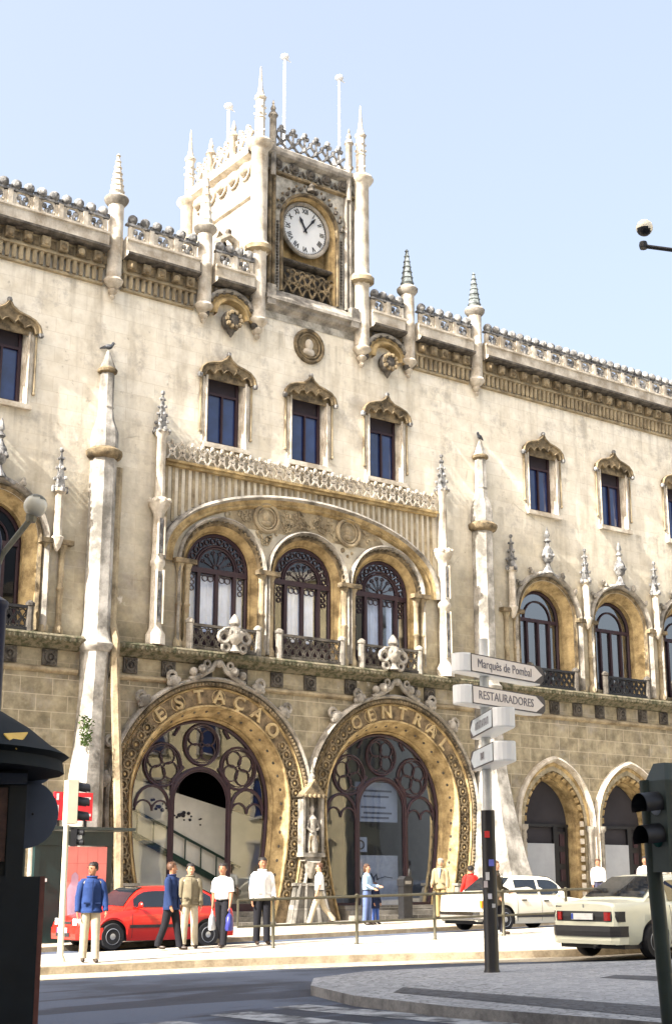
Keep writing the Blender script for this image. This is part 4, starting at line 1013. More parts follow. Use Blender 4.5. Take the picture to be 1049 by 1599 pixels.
def signbox(az,z,start,L,words,grey,lab):
    d=Vector((math.sin(az),math.cos(az),0)); nrm=Vector((d.y,-d.x,0))
    if nrm.dot(vdir)<0: nrm=-nrm
    b=thing('direction_sign',lab,'direction sign',SP+Vector((0,0,z)),0,'direction boxes on the post')
    T=.17; H=.15
    def P(u,h,n): v=d*(start+u)+nrm*n; return (v.x,v.y,h)
    # body: rounded butt (half round in plan), box, pointed far end
    plan=[(-T*math.sin(math.pi*i/8)*.95,-T*math.cos(math.pi*i/8)) for i in range(9)]+[(L-.12,T),(L,T*.5),(L,-T*.5),(L-.12,-T)]
    c=MB(); n=len(plan)
    lv=[(-H,.93),(-H+.02,1),(H-.02,1),(H,.93)]
    c.strips([[P(u*(k if u<0 else 1),h,q*k) for u,q in plan] for h,k in lv],0,False,True)
    c.add([P(u,-H,q*.93) for u,q in plan],[tuple(range(n))],0); c.add([P(u,H,q*.93) for u,q in plan],[tuple(range(n))],0)
    c.build('body',[M['signwhite']],b)
    c=MB(); F=T+.004
    c.poly([[(.0,-H+.004),(L-.10,-H+.004),(L-.03,-H*.6),(L-.02,0),(L-.03,H*.6),(L-.10,H-.004),(.0,H-.004)]],lambda u,h:P(u,h,F),0)
    c.build('face_frame',[M['signdark']],b)
    c=MB(); F=T+.009
    c.poly([[(.02,-H+.022),(L-.30,-H+.022),(L-.07,0),(L-.30,H-.022),(.02,H-.022)]],lambda u,h:P(u,h,F),0)
    c.build('face_panel',[grey],b)
    # the lettering runs in the direction that reads left to right for the viewer
    rgt=Vector((math.cos(YAW),-math.sin(YAW),0)); sgn=1 if d.dot(rgt)>0 and az>R_(45) else -1
    o=Vector(P((L-.22)/2,0,T+.014)); X=d*sgn; Mx=Matrix.Translation(o)@Matrix((( X.x,0,nrm.x,0),(X.y,0,nrm.y,0),(0,1,0,0),(0,0,0,1)))
    c=MB()
    if words: c.text(words[0],words[1],Mx,.002,0,sx=words[2])
    else:
        pass
    if c.v: c.build('lettering',[M['lettergrey']],b)
    return b,P,T,L
M['signwhite']=plain('sign_white',(.74,.75,.74),.4,0,.05,3); M['signdark']=plain('sign_frame',(.05,.045,.05),.5)
M['facewarm']=plain('sign_face_cream',(.76,.70,.64),.5,0,.05,3); M['facegrey']=plain('sign_face_grey',(.52,.57,.60),.5,0,.05,3); M['lettergrey']=plain('sign_lettering',(.16,.15,.17),.6)
signbox(R_(78),4.68,-.59,2.07,('Marquês de Pombal',.20,.95),M['facewarm'],'topmost cream direction box with an arrow end, reading Marquês de Pombal')
signbox(R_(78),4.18,-.57,2.07,('RESTAURADORES',.19,1.02),M['facewarm'],'cream direction box second from the top, reading RESTAURADORES in capitals')
for z,lab,rows in((3.73,'upper of the two grey faced direction boxes, pointing away, with a long word',((-.55,.55,.06),)),(3.23,'lowest grey faced direction box with a short word, just above the black sleeve',((-.14,.16,.06),))):
    b,P,T,L=signbox(R_(31.1),z-.02,-1.41,1.83,None,M['facegrey'],lab)
    c=MB(); u0,u1,h=rows[0]; k=max(3,int((u1-u0)/.13)); uc=(L-.22)/2
    for i in range(k):                                  # letters too blurred to read: short strokes
        u=uc+u0+(u1-u0)*(i+.5)/k
        for du,w_,hh in((-.03,.014,h),(.028,.012,h*.9)):
            c.add([P(u+du-w_,-hh,T+.013),P(u+du+w_,-hh,T+.013),P(u+du+w_,hh,T+.013),P(u+du-w_,hh,T+.013)],[(0,1,2,3)],0)
        c.add([P(u-.03,h*.55*(-1)**i,T+.0135),P(u+.03,h*.55*(-1)**i,T+.0135),P(u+.03,h*.55*(-1)**i+.025,T+.0135),P(u-.03,h*.55*(-1)**i+.025,T+.0135)],[(0,1,2,3)],0)
    c.build('lettering',[M['lettergrey']],b)

# ---------------------------------------------------------------- traffic lights
def visor(mb,c,d,r,L,m):
    d=Vector(d).normalized(); u=Vector((0,0,1)); s=d.cross(u).normalized(); c=Vector(c)
    mb.strips([[c+d*q+s*r*math.cos(R_(-25+230*i/14))+u*(r*math.sin(R_(-25+230*i/14))-q*.12) for i in range(15)] for q in(0,L)],m,True)
    mb.strips([[c+d*q+s*r*.94*math.cos(R_(-25+230*i/14))+u*(r*.94*math.sin(R_(-25+230*i/14))-q*.12) for i in range(15)] for q in(0,L)],m,True)
M['creampaint']=plain('cream_paint',(.62,.58,.44),.5,0,.08,4); M['dkgreen']=plain('dark_green_paint',(.030,.045,.040),.45,0,.2,4)
lens=[plain('red_lens',(.10,.01,.01),.2),plain('amber_lens',(.12,.06,.01),.2),plain('green_lens',(.01,.08,.06),.2)]
p0=Vector((-12.98,-10.48,MED(-12.98,-10.48)))
t=thing('traffic_light','cream backed traffic light on a cream pole by the kerb before the bus shelter','traffic light',p0,0,'traffic lights')
c=MB(); c.lathe((0,0,0),[(.11,0),(.09,.06),(.06,.12),(.055,2.5)],10,0); c.build('pole',[M['creampaint']],t)
dr=Vector((.97,-.12,0)).normalized(); sd=Vector((.12,.97,0)).normalized()
c=MB(); c.obox(dr*.06+Vector((0,0,2.94)),dr*.10,sd*.13,(0,0,.41),0); c.obox(dr*.165+Vector((0,0,2.94)),dr*.004,sd*.13,(0,0,.41),1)
c.build('signal_box',[M['creampaint'],M['black']],t)
for i in range(3):
    c=MB(); q=dr*.17; z=3.21-.27*i; visor(c,(q.x,q.y,z),dr,.115,.24,0); c.build('visor',[M['black']],t)
    c=MB(); c.sphere((q.x,q.y,z),.098,10,0,(.6,.6,1)); c.build('lens',[lens[i]],t)
c=MB(); c.obox((.16,-.02,2.28),(.05,-.03,0),(.06,.10,0),(0,0,.17),0); visor(c,(.2,-.04,2.36),(.8,-.6,0),.08,.14,0); visor(c,(.2,-.04,2.18),(.8,-.6,0),.08,.14,0); c.sphere((.24,-.07,2.27),.09,8,1,(.7,.7,1.4)); c.build('pedestrian_signal',[M['black'],M['signwhite']],t)

p0=Vector((-16.12,-27.90,MED(-16,-28)))
t=thing('traffic_light','large dark green traffic light cropped by the right edge of the picture','traffic light',p0,0,'traffic lights')
dr=Vector((-.93,.20,0)).normalized(); sd=Vector((.20,.93,0)).normalized()
rg=Vector((math.cos(YAW),-math.sin(YAW),0)); ln=rg*(-.11)
c=MB(); c.tube([ln*-.1+Vector((0,0,-.1)),ln*.6+Vector((0,0,1.6)),ln*.75+Vector((0,0,2.2))],.062,12,0); c.build('pole',[M['dkgreen']],t)
c=MB(); o=Vector((0,0,1.83))+rg*.045-Vector((math.sin(YAW),math.cos(YAW),0))*.10
c.obox(o,dr*.10,sd*.13,(0,0,.36),0)
c.add([o+dr*a+sd*b+Vector((0,0,z)) for z,k in((.36,1),(.50,.55)) for a,b in((-.1*k,-.13*k),(.1*k,-.13*k),(.1*k,.13*k),(-.1*k,.13*k))],[(0,1,5,4),(1,2,6,5),(2,3,7,6),(3,0,4,7),(4,5,6,7)],0)
c.build('signal_box',[M['dkgreen']],t)
for i in range(2):
    z=.17-.25*i; q=o+dr*.10+Vector((0,0,z))
    c=MB(); visor(c,q,dr,.105,.17,0); c.build('visor',[M['black']],t)
    c=MB(); c.sphere(q,.088,10,0,(.5,.8,1)); c.build('lens',[plain('pale_lens',(.55,.62,.72),.2) if i==0 else lens[2]],t)

# ---------------------------------------------------------------- street lamps
def lamp(loc,armpts,globe,r,dark,lab,polecol,capaxis):
    t=thing('street_lamp',lab,'street lamp',loc,0,'street lamps'); H=armpts[0][2]
    c=MB(); c.lathe((0,0,-.1),[(.18,0),(.15,.1),(.135,.4),(.130,H-.30),(.145,H-.28),(.145,H-.22),(.05,H-.16),(.045,H+.4),(.02,H+.5)],14,0); c.build('pole',[polecol],t)
    c=MB(); c.tube(armpts,.03,8,0); e=Vector(armpts[-1]); c.lathe((e.x,e.y,e.z-.04),[(.05,0),(.06,.05),(.05,.10)],8,0); c.build('arm',[dark],t)
    g=MB(); g.sphere(globe,r,16,0); G_=g.build('globe',[M['globe']],t)
    cp=MB(); ca=Vector(capaxis).normalized(); sph=MB(); sph.sphere((0,0,0),r*1.03,16,0)
    for f in sph.f:
        ctr=sum((Vector(sph.v[i]) for i in f),Vector())/len(f)
        if ctr.normalized().dot(ca)>.62: cp.add([Vector(sph.v[i])+Vector(globe) for i in f],[tuple(range(len(f)))],0,True)
    cp.build('shade',[dark],G_)
    return t
M['globe']=plain('opal_globe',(.86,.80,.64),.25,0,.05,3); M['bluepole']=plain('blue_black_paint',(.012,.018,.05),.4,0,.2,4); M['armpaint']=plain('worn_arm_paint',(.20,.19,.14),.5,.2,.3,9)
L0=Vector((-19.82,-22.82,G(-19.7,-22.9)))
lamp(L0,[(0,0,4.62),(.05,-.02,4.78),(.28,-.14,5.16)],(.31,-.16,5.29),.118,M['armpaint'],'blue black street lamp at the left edge with a globe on a slanted arm',M['bluepole'],(.25,-.15,.95))

L1=Vector((-11.00,-24.66,MED(-11,-24.6)))
def rel(p): return tuple(Vector(p)-L1)
lamp(L1,[rel((-11.00,-24.66,9.60)),rel((-11.20,-24.42,9.70)),rel((-11.44,-24.13,9.80))],rel((-11.42,-24.15,10.07)),.115,M['iron'],'street lamp at the right edge with a white globe on an arm against the sky',M['bluepole'],(-.45,-.2,-.85))

# ---------------------------------------------------------------- kiosk in the left foreground
K=Vector((-20.75,-24.55,G(-20.7,-24.5))); kz=K.z
fw=Vector((math.sin(R_(24)),math.cos(R_(24)),0)); rt=Vector((fw.y,-fw.x,0))     # along the view at the left edge, and to its right
t=thing('kiosk','dark green street kiosk with a domed canopy and glazed front at the left edge','kiosk',K)
def kb(mb,a0,a1,b0,b1,z0,z1,m=0):
    c=rt*(a0+a1)/2+fw*(b0+b1)/2+Vector((0,0,(z0+z1)/2)); mb.obox(c,rt*(a1-a0)/2,fw*(b1-b0)/2,(0,0,(z1-z0)/2),m)
kg=plain('kiosk_paint',(.010,.014,.018),.35,0,.3,3); kr=plain('kiosk_timber',(.16,.06,.045),.5,0,.25,7); kblue=plain('kiosk_panel',(.04,.055,.09),.4,0,.2,4)
c=MB(); kb(c,-1.6,.70,-.2,1.5,-.3,1.50-kz,0); kb(c,.701,.74,-.19,1.49,-.3,1.50-kz,1); c.build('counter',[kg,kr],t)
c=MB(); kb(c,-1.6,.50,.25,1.3,1.50-kz,2.45-kz,0); kb(c,.42,.56,.12,.25,1.5-kz,2.45-kz,0); kb(c,.02,.20,.0,.25,1.5-kz,2.5-kz,0)
kb(c,.205,.41,.20,.235,1.62-kz,2.22-kz,1); kb(c,.21,.56,.06,.16,2.24-kz,2.33-kz,2); c.build('cabin',[kg,plain('kiosk_poster',(.20,.10,.08),.3,0,.6,5),kblue],t)
c=MB(); o=rt*-.75+fw*.55; prof=[(1.62,2.36),(1.60,2.46),(1.66,2.50),(1.52,2.58),(1.34,2.72),(1.10,2.86),(.8,2.96),(.4,3.02),(.01,3.04)]
c.lathe((o.x,o.y,0),[(r,z-kz) for r,z in prof],28,0); c.build('canopy',[plain('canopy_paint',(.006,.010,.013),.75,0,.3,3,.2)],t)
c=MB(); v_=[Vector(p)-K-Vector((math.sin(R_(23)),math.cos(R_(23)),-.3))*.03 for p in((-20.62,-25.13,2.59),(-20.30,-24.87,2.64),(-20.54,-25.21,2.47))]; w_=[p+Vector((0,0,-.012)) for p in v_]; c.add(v_+w_,[(0,1,2),(5,4,3),(0,1,4,3),(1,2,5,4),(2,0,3,5)],0); c.build('yellow_light_patch',[plain('painted_yellow_light',(.75,.48,.08),.5)],t)  # yellow light coming through the canopy, painted as a solid triangle
# road signs seen from behind, beside the kiosk
p0=Vector((-19.66,-23.45,G(-19.6,-23.4)))
t=thing('road_sign','two round grey backed road signs on one pole just behind the kiosk','road sign',p0)
c=MB(); c.lathe((0,0,0),[(.035,0),(.035,2.95)],10,0); c.build('pole',[M['dkgreen']],t)
vd=Vector((math.sin(R_(24)),math.cos(R_(24)),0)); ru=Vector((vd.y,-vd.x,0))
for z,r,off in((2.52,.20,.07),(2.06,.31,.0)):
    c=MB(); zz=z-p0.z; n=28
    A=[Vector((0,0,zz))+ru*(off+r*math.cos(2*math.pi*i/n))+Vector((0,0,r*math.sin(2*math.pi*i/n)))-vd*.05 for i in range(n)]; B=[a+vd*.02 for a in A]
    c.add(A+B,[tuple(range(n)),tuple(range(2*n-1,n-1,-1))]+[(i,(i+1)%n,n+(i+1)%n,n+i) for i in range(n)],0)
    for s in(-.08,.08): c.sphere(Vector((0,0,zz))+ru*(off+s)-vd*.055,.012,6,1)
    c.build('sign_disc',[plain('sign_back_grey',(.11,.13,.17),.5,.2,.1,4),M['iron']],t)

# ---------------------------------------------------------------- bus shelter with poster and red sign
bx0,bx1,by=-10.35,-8.28,-3.30; z0=SW(-9.3,by)
t=thing('bus_shelter','dark green bus shelter with a pink poster panel behind the red car','bus shelter',(bx0,by,z0))
c=MB(); Wd=bx1-bx0
for x in(.0,.72,Wd-.14): c.box(x,-.07,0,x+.14,.07,2.42,0)
c.box(0,-.10,2.28,Wd,.10,2.62,0); c.box(.72,-.06,0,Wd,.06,.62,0); c.box(.1,-.05,.0,.75,.05,2.3,0); c.build('frame',[plain('shelter_green',(.012,.030,.030),.4,0,.2,4)],t)
c=MB(); c.box(-.5,-.25,2.66,Wd+.55,1.1,2.73,0); c.build('canopy',[M['dkgreen']],t)
c=MB(); c.box(.86,-.075,.62,Wd-.14,-.062,2.26,0); 
P=c.build('poster',[plain('pink_poster',(.78,.30,.25),.4,0,.10,2)],t)
c=MB()
for i in range(1,4): c.box(.86,-.079,.62+.41*i,Wd-.14,-.076,.632+.41*i,0)
for i in range(1,4): c.box(.86+.27*i,-.079,1.2,.868+.27*i,-.076,2.26,0)
c.build('poster_lines',[plain('poster_rose',(.66,.20,.18),.5)],P)
c=MB(); c.lathe((1.08,-.085,.62),[(.0,0),(.16,.0),(.18,.3),(.2,.62),(.10,.8),(.09,.95),(.02,1.02)],10,0,True,0,.02); c.build('poster_figure',[plain('poster_lilac',(.55,.42,.55),.5)],P)
c=MB(); c.box(.12,-.085,1.42,.34,-.05,1.5,0); c.build('small_plate',[M['signwhite']],t)
t=thing('shop_sign','red sign with pale lettering bands standing above the bus shelter roof','sign',(bx0+.42,by-.1,z0+2.74))
c=MB(); c.box(0,-.05,.14,1.02,.05,.82,0); c.build('panel',[plain('sign_red',(.62,.02,.035),.35,0,.06,3)],t)
for x in(.12,.86):
    c=MB(); c.box(x-.03,-.03,-.02,x+.03,.03,.14,0); c.build('bracket',[M['iron']],t)
c=MB(); c.box(.60,-.055,.66,.96,-.051,.71,0); c.box(.60,-.055,.25,.98,-.051,.31,0); c.box(.04,-.055,.62,.10,-.051,.78,0); c.box(.04,-.055,.2,.10,-.051,.5,0); c.build('lettering_band',[M['signwhite']],t)
# litter bin by the right doorway
t=thing('litter_bin','dark slim litter bin with a hooded top in front of the right doorway','litter bin',(3.30,-.66,SW(3.3,-.66)))
c=MB(); c.box(-.17,-.14,.05,.17,.14,.98,0); c.box(-.20,-.17,0,.20,.17,.06,0); c.build('body',[M['iron']],t)
c=MB(); c.prism([(-.19,.98),(.19,.98),(.19,1.18),(.10,1.28),(-.10,1.28),(-.19,1.18)],-.16,.16,0); c.box(-.12,-.165,1.04,.12,-.158,1.14,1); c.build('hood',[M['iron'],M['grey']],t)

# ---------------------------------------------------------------- cars
def lerp(T,x):
    if x<=T[0][0]: return T[0][1]
    for (a,b),(c,d) in zip(T,T[1:]):
        if x<=c: return b+(d-b)*(x-a)/(c-a)
    return T[-1][1]
M['carglass']=plain('car_glass',(.012,.016,.022),.03,0,.3,1,.8); M['tyre']=plain('tyre_rubber',(.018,.018,.020),.85,0,.2,9); M['trim']=plain('black_trim',(.022,.022,.025),.5,0,.2,6)
M['alloy']=plain('alloy_wheel',(.42,.43,.45),.35,.6,.1,5); M['chrome']=plain('chrome',(.6,.6,.62),.15,1,.05,5)
M['redlens']=plain('tail_lens',(.34,.012,.012),.15,0,.1,6,.6); M['amber']=plain('amber_lens_car',(.62,.22,.02),.2); M['clear']=plain('headlamp_glass',(.62,.64,.66),.08,0,.08,5,.8); M['plate']=plain('number_plate',(.66,.67,.66),.4); M['euro']=plain('plate_blue',(.02,.06,.35),.4)
def car(name,label,loc,rz,s,body):
    """s: L, W, wheelbase wb, front axle position fa (x), wr wheel radius, shoulder line sh [(x,z)], greenhouse gh=(base front, top front, top rear, base rear), roof z, ..."""
    t=thing(name,label,'car',loc,rz)
    L,W=s['L'],s['W']; hw=W/2; sh=s['sh']; zr=s['roof']; ga,gb,gc,gd=s['gh']; wr=s['wr']; ax=[s['fa'],s['fa']-s['wb']]
    wpl=lambda x:hw*(1-.13*(abs(x)/(L/2))**5-.02*(abs(x)/(L/2))**2)
    N=90; X=[-L/2+L*i/N for i in range(N+1)]
    def zbot(x):
        z=s.get('sill',.20)+ (.06 if abs(x)>L/2-.5 else 0)
        for a in ax:
            d=abs(x-a); R=wr+.075
            if d<R: z=max(z,wr+math.sqrt(R*R-d*d)*1.0)
        return z
    def sec(x):
        w_=wpl(x); zb=zbot(x); zs=lerp(sh,x); a1=max(zb+.02,.34); a2=max(zb+.05,.55); a3=max(zb+.06,zs-.17)
        P=[(w_*.93 if zb<.3 else w_*.985,zb),(w_*.985,a1),(w_,a2),(w_*.985,a3),(w_*.955,zs-.05),(w_*.90,zs),(w_*.55,zs+.030),(0,zs+.040)]
        return [(x,-y,z) for y,z in P]+[(x,y,z) for y,z in reversed(P[:-1])]
    b=MB(); C_=[sec(x) for x in X]
    # rounded ends
    def cap(c,dx):
        return [[(p[0]+dx*k,p[1]*(1-.06*k),.55+(p[2]-.55)*(1-.10*k)) for p in c] for k in(.6,1.0)]
    f=cap(C_[-1],.05); r=cap(C_[0],-.05)
    CC=[r[1],r[0]]+C_+f
    b.strips(CC,0,True)
    for e in(CC[0],CC[-1]): b.add(e,[tuple(range(len(e)))],0)
    # greenhouse
    zb_=lambda x:lerp(sh,x)-.02
    def top(x):
        if x>gb: return zb_(x)+(zr-zb_(x))*math.sin(math.pi/2*max(0,(ga-x)/(ga-gb)))**.9 if ga>gb else zr
        if x<gc: return zb_(x)+(zr-zb_(x))*(max(0,(x-gd)/(gc-gd)))**.85
        return zr+.025*math.sin(math.pi*(x-gc)/(gb-gc))
    wbse,wrf=hw*.895,hw*.70
    yy=lambda z,x:wbse+(wrf-wbse)*max(0,min(1,(z-zb_(x))/(zr-zb_(x))))**1.25
    n=46; cs=[]
    for i in range(n+1):
        x=gd+(ga-gd)*i/n; zt=top(x); z0=zb_(x)-.02; P=[(yy(z0,x),z0)]
        for k in(.35,.7,.92): z=z0+(zt-z0)*k; P.append((yy(z,x),z))
        ye=yy(zt,x); P+=[(ye-.035,zt-.004),(ye*.6,zt+.018),(0,zt+.026)]
        cs.append([(x,-y,z) for y,z in P]+[(x,y,z) for y,z in reversed(P[:-1])])
    b.strips(cs,0,True); b.build('body',[body],t)
    u=MB(); u.box(-L/2+.15,-hw*.86,.19,L/2-.15,hw*.86,.45,0)
    for a in ax: u.box(a-wr-.07,-hw*.88,.3,a+wr+.07,hw*.88,.72,0)
    u.build('underbody',[M['trim']],t)
    # glazing set just proud of the shell
    def screen(nm,xa,xb,k0,k1):
        g=MB(); rows=[]
        for i in range(9):
            x=xa+(xb-xa)*(k0+(k1-k0)*i/8); zt=top(x); ye=yy(zt,x)-.07; rows.append([(x,q*ye/5*1.0,zt+.027+.004*(1-abs(q)/5)-.010*(abs(q)/5)) for q in range(-5,6)])
        nx=Vector((1 if xa>xb else -1,0,.8)).normalized()*.010
        g.strips([[Vector(p)+nx for p in r] for r in rows],0,True); g.build(nm,[M['carglass']],t)
    screen('windscreen',ga,gb,.10,.93); screen('rear_window',gd,gc,.12,.93)
    def sidewin(poly,sgn):
        g=MB(); xs_=[p[0] for p in poly]
        g.poly([poly],lambda x,z:(x,sgn*(yy(z,x)+.006),z),0); g.build('side_window',[M['carglass']],t)
    for sgn in(-1,1):
        for x0,x1 in s['win']:
            zlo=max(zb_(x0),zb_(x1))+.05; zhi=zr-.065
            # top corners clipped by the screen pillars
            def lim(x): return min(zhi,top(x)-.075)
            top_pts=[(x0+(x1-x0)*i/8,lim(x0+(x1-x0)*i/8)) for i in range(9)]
            poly=[(x0,zlo),(x1,zlo)]+[p for p in reversed(top_pts) if p[1]>zlo+.02]
            if len(poly)>3: sidewin(poly,sgn)
    # wheels
    for a in ax:
        for sgn in(-1,1):
            y=sgn*(hw-.11); w=MB()
            pr=[(wr*.62,-.10),(wr*.93,-.10),(wr,-.06),(wr,.06),(wr*.93,.10),(wr*.62,.10)]
            w.lathe((0,0,0),pr,28,0); w.v=[(a+p[0],y+p[2],wr+p[1]) for p in w.v]; Wh=w.build('wheel',[M['tyre']],t)
            r_=MB(); o=sgn*.075; r_.lathe((0,0,0),[(wr*.64,o-.03*sgn),(wr*.64,o+.02*sgn),(wr*.57,o+.03*sgn),(wr*.55,o-.02*sgn)],28,0); r_.v=[(a+p[0],y+p[2],wr+p[1]) for p in r_.v]
            k=s.get('spokes',8)
            for i in range(k):
                q=2*math.pi*i/k+.3; d=Vector((math.cos(q),0,math.sin(q))); e=Vector((-math.sin(q),0,math.cos(q))); c0=Vector((a,y+o,wr)); w0,w1=s.get('spw',(.05,.03))
                P=[c0+d*.03+e*w0,c0+d*wr*.58+e*w1,c0+d*wr*.58-e*w1,c0+d*.03-e*w0]; nn=Vector((0,sgn*.02,0))
                r_.add(P+[p+nn for p in P],[(0,1,2,3),(4,5,6,7),(0,1,5,4),(1,2,6,5),(2,3,7,6),(3,0,4,7)],0)
            c0=MB(); r_.lathe((0,0,0),[(.075,o),(.07,o+.025*sgn),(.03,o+.03*sgn)],14,0); m_=len(r_.v); 
            last=14*3; r_.v[m_-last:]=[(a+p[0],y+p[2],wr+p[1]) for p in r_.v[m_-last:]]
            r_.lathe((0,0,0),[(wr*.6,o-.05*sgn),(.001,o-.05*sgn)],20,1); r_.v[-40:]=[(a+p[0],y+p[2],wr+p[1]) for p in r_.v[-40:]]
            r_.build('rim',[M['alloy'],M['trim']],Wh)
    # wrap-around strips: bumpers, lamp bands
    def wrap(nm,sx,z0,z1,out,back,mat,parent=t):
        e=L/2+.05; P=[(e-back,wpl(L/2-back)+out*.3),(e-.22,wpl(L/2-.2)*.995+out*.5),(e-.06,hw*.87+out*.5),(e+out,hw*.74),(e+out*1.3,0)]
        P=P+[(x,-y) for x,y in reversed(P[:-1])]; In=[(x-.06,y*.95) for x,y in P]
        m=MB(); n=len(P)
        m.strips([[(sx*x,y,z) for x,y in In] ,[(sx*x,y,z0) for x,y in P],[(sx*x,y,z0*.5+z1*.5) for x,y in [(a+.008,b) for a,b in P]],[(sx*x,y,z1) for x,y in P],[(sx*x,y,z1) for x,y in In]] if False else
                 [[(sx*x,y,z0) for x,y in In],[(sx*x,y,z0) for x,y in P],[(sx*(x+.008),y,(z0+z1)/2) for x,y in P],[(sx*x,y,z1) for x,y in P],[(sx*x,y,z1) for x,y in In]],0)
        return m.build(nm,[mat],parent)
    def panel(nm,sx,y0,y1,z0,z1,mat,d=.02,curve=True):
        m=MB(); e=L/2+.05; g=lambda y:e+d-(.0 if not curve else .20*max(0,(abs(y)-hw*.55)/(hw*.4))**2)
        ys=[y0+(y1-y0)*i/6 for i in range(7)]
        m.strips([[(sx*(g(y)-.06),y,z0) for y in ys],[(sx*g(y),y,z0) for y in ys],[(sx*g(y),y,z1) for y in ys],[(sx*(g(y)-.06),y,z1) for y in ys]],0)
        m.add([(sx*(g(y)-k),y,z) for y in(y0,y1) for k in(.06,0) for z in(z0,z1)],[(0,2,3,1),(4,6,7,5)],0); return m.build(nm,[mat],t)
    s['extra'](t,wrap,panel,dict(L=L,hw=hw,yy=yy,zb=zb_,sec=sec,wpl=wpl,sh=sh))
    # side details
    for sgn in(-1,1):
        if s.get('strip'):
            z,h,mt=s['strip']; m=MB(); xs=[ax[1]+wr+.12+(ax[0]-ax[1]-2*wr-.24)*i/10 for i in range(11)]
            m.strips([[(x,sgn*(wpl(x)+k),zz) for x in xs] for k,zz in((-.01,z-h),(.014,z-h),(.014,z+h),(-.01,z+h))],0); m.build('side_moulding',[mt],t)
        for x in s['handles']:
            m=MB(); zh=lerp(sh,x)-.13; m.box(x-.09,sgn*hw*.985-.02,zh-.018,x+.09,sgn*hw*.985+.022,zh+.018,0); m.build('door_handle',[M['trim']],t)
        for x in s['seams']:
            m=MB(); zt=lerp(sh,x); P=[(x,.26,.962),(x,.34,.987),(x,.55,1.0),(x,zt-.17,.987),(x,zt-.05,.957)]
            m.strips([[(xx,sgn*(wpl(xx)*k+.0025),z) for xx,z,k in P],[(xx+.012,sgn*(wpl(xx)*k+.0025),z) for xx,z,k in P]],0); m.build('door_seam',[M['trim']],t)
        m=MB(); xm=ga-.42; m.sphere((xm,sgn*(hw*.93+.09),lerp(sh,xm)+.10),.095,8,0,(.5,1,.75)); m.tube([(xm,sgn*hw*.88,lerp(sh,xm)+.03),(xm,sgn*(hw*.93+.05),lerp(sh,xm)+.08)],.03,5,0); m.build('door_mirror',[s.get('mirror',body)],t)
    return t
def plate_(t,sx,x,z,w_=.26,bl=True):
    m=MB(); m.box(min(sx*x,sx*(x+.012)),-w_,z-.055,max(sx*x,sx*(x+.012)),w_,z+.055,0)
    o=m.build('number_plate',[M['plate']],t)
    if bl:
        # blue band at the viewer's left of the plate
        q=1 if sx<0 else -1
        m=MB(); m.box(min(sx*(x+.0125),sx*(x+.015)),q*w_-(.05 if q>0 else 0),z-.05,max(sx*(x+.0125),sx*(x+.015)),q*w_+(0 if q>0 else .05),z+.05,0); m.build('plate_band',[M['euro']],o)
M['redpaint']=paint('red_car_paint',(.62,.018,.010)); M['creamcar']=paint('cream_car_paint',(.62,.63,.50)); M['whitecar']=paint('white_car_paint',(.70,.66,.54))
def x_red(t,wrap,panel,k):
    wrap('front_bumper',1,.24,.50,.045,.55,M['redpaint']); wrap('rear_bumper',-1,.26,.52,.04,.5,M['redpaint'])
    m=panel('air_intake',1,-.34,.34,.30,.39,M['trim'],.075); m=panel('grille',1,-.30,.30,.575,.64,M['trim'],.012)
    for q in(-1,1): panel('headlight',1,q*.40,q*.72,.555,.70,M['clear'],.018); panel('indicator',1,q*.725,q*.79,.555,.66,M['amber'],.012); panel('tail_light',-1,q*.52,q*.76,.60,.85,M['redlens'],.012)
    plate_(t,1,k['L']/2+.075+.052,.44); plate_(t,-1,k['L']/2+.08,.62)
SH_RED=[(-2.05,.90),(-1.6,.94),(.55,.90),(1.0,.86),(1.7,.75),(2.02,.63)]
car('hatchback','red three door hatchback with alloy wheels parked behind the walking men',(-8.05,-4.75,G(-8.05,-4.75)),R_(180),
    dict(L=4.05,W=1.70,wb=2.55,fa=1.28,wr=.30,sh=SH_RED,gh=(1.02,.30,-1.15,-1.95),roof=1.38,win=((-.48,.72),(-1.40,-.56)),handles=(-.36,),seams=(.78,-.52),strip=(.52,.035,M['trim']),extra=x_red,spokes=6,spw=(.045,.05)),M['redpaint'])
def x_benz(t,wrap,panel,k):
    wrap('rear_bumper',-1,.40,.58,.05,.26,M['trim']); wrap('rear_apron',-1,.27,.40,.025,.26,M['creamcar']); wrap('front_bumper',1,.34,.56,.06,.7,M['trim'])
    wrap('lamp_surround',-1,.655,.83,.004,.10,M['trim'])
    for q in(-1,1):
        panel('tail_light',-1,q*.50,q*.72,.675,.815,M['redlens'],.045); panel('headlight',1,q*.45,q*.78,.56,.72,M['clear'],.02)
    plate_(t,-1,k['L']/2+.09,.74,.25); panel('grille',1,-.32,.32,.56,.78,M['chrome'],.03); panel('boot_badge',-1,.52,.66,.90,.92,M['trim'],.0,False); panel('boot_lock',-1,-.02,.02,.89,.95,M['chrome'],.0,False)
    m=MB(); m.tube([(-2.2,-.3,.24),(-2.36,-.3,.22)],.03,8,0); m.build('exhaust',[M['iron']],t)
    for q in(-1,1):
        m=MB(); xs=[-1.35+.30*i/6 for i in range(7)]; m.strips([[(x,q*(k['yy'](k['zb'](x)+.085,x)+.007),k['zb'](x)+.085) for x in xs],[(x,q*(k['yy'](k['zb'](x)+.11,x)+.007),k['zb'](x)+.11) for x in xs]],0); m.build('pillar_vent',[M['trim']],t)
SH_BZ=[(-2.22,.965),(-1.5,1.0),(-.9,.98),(.9,.93),(1.2,.90),(2.2,.76)]
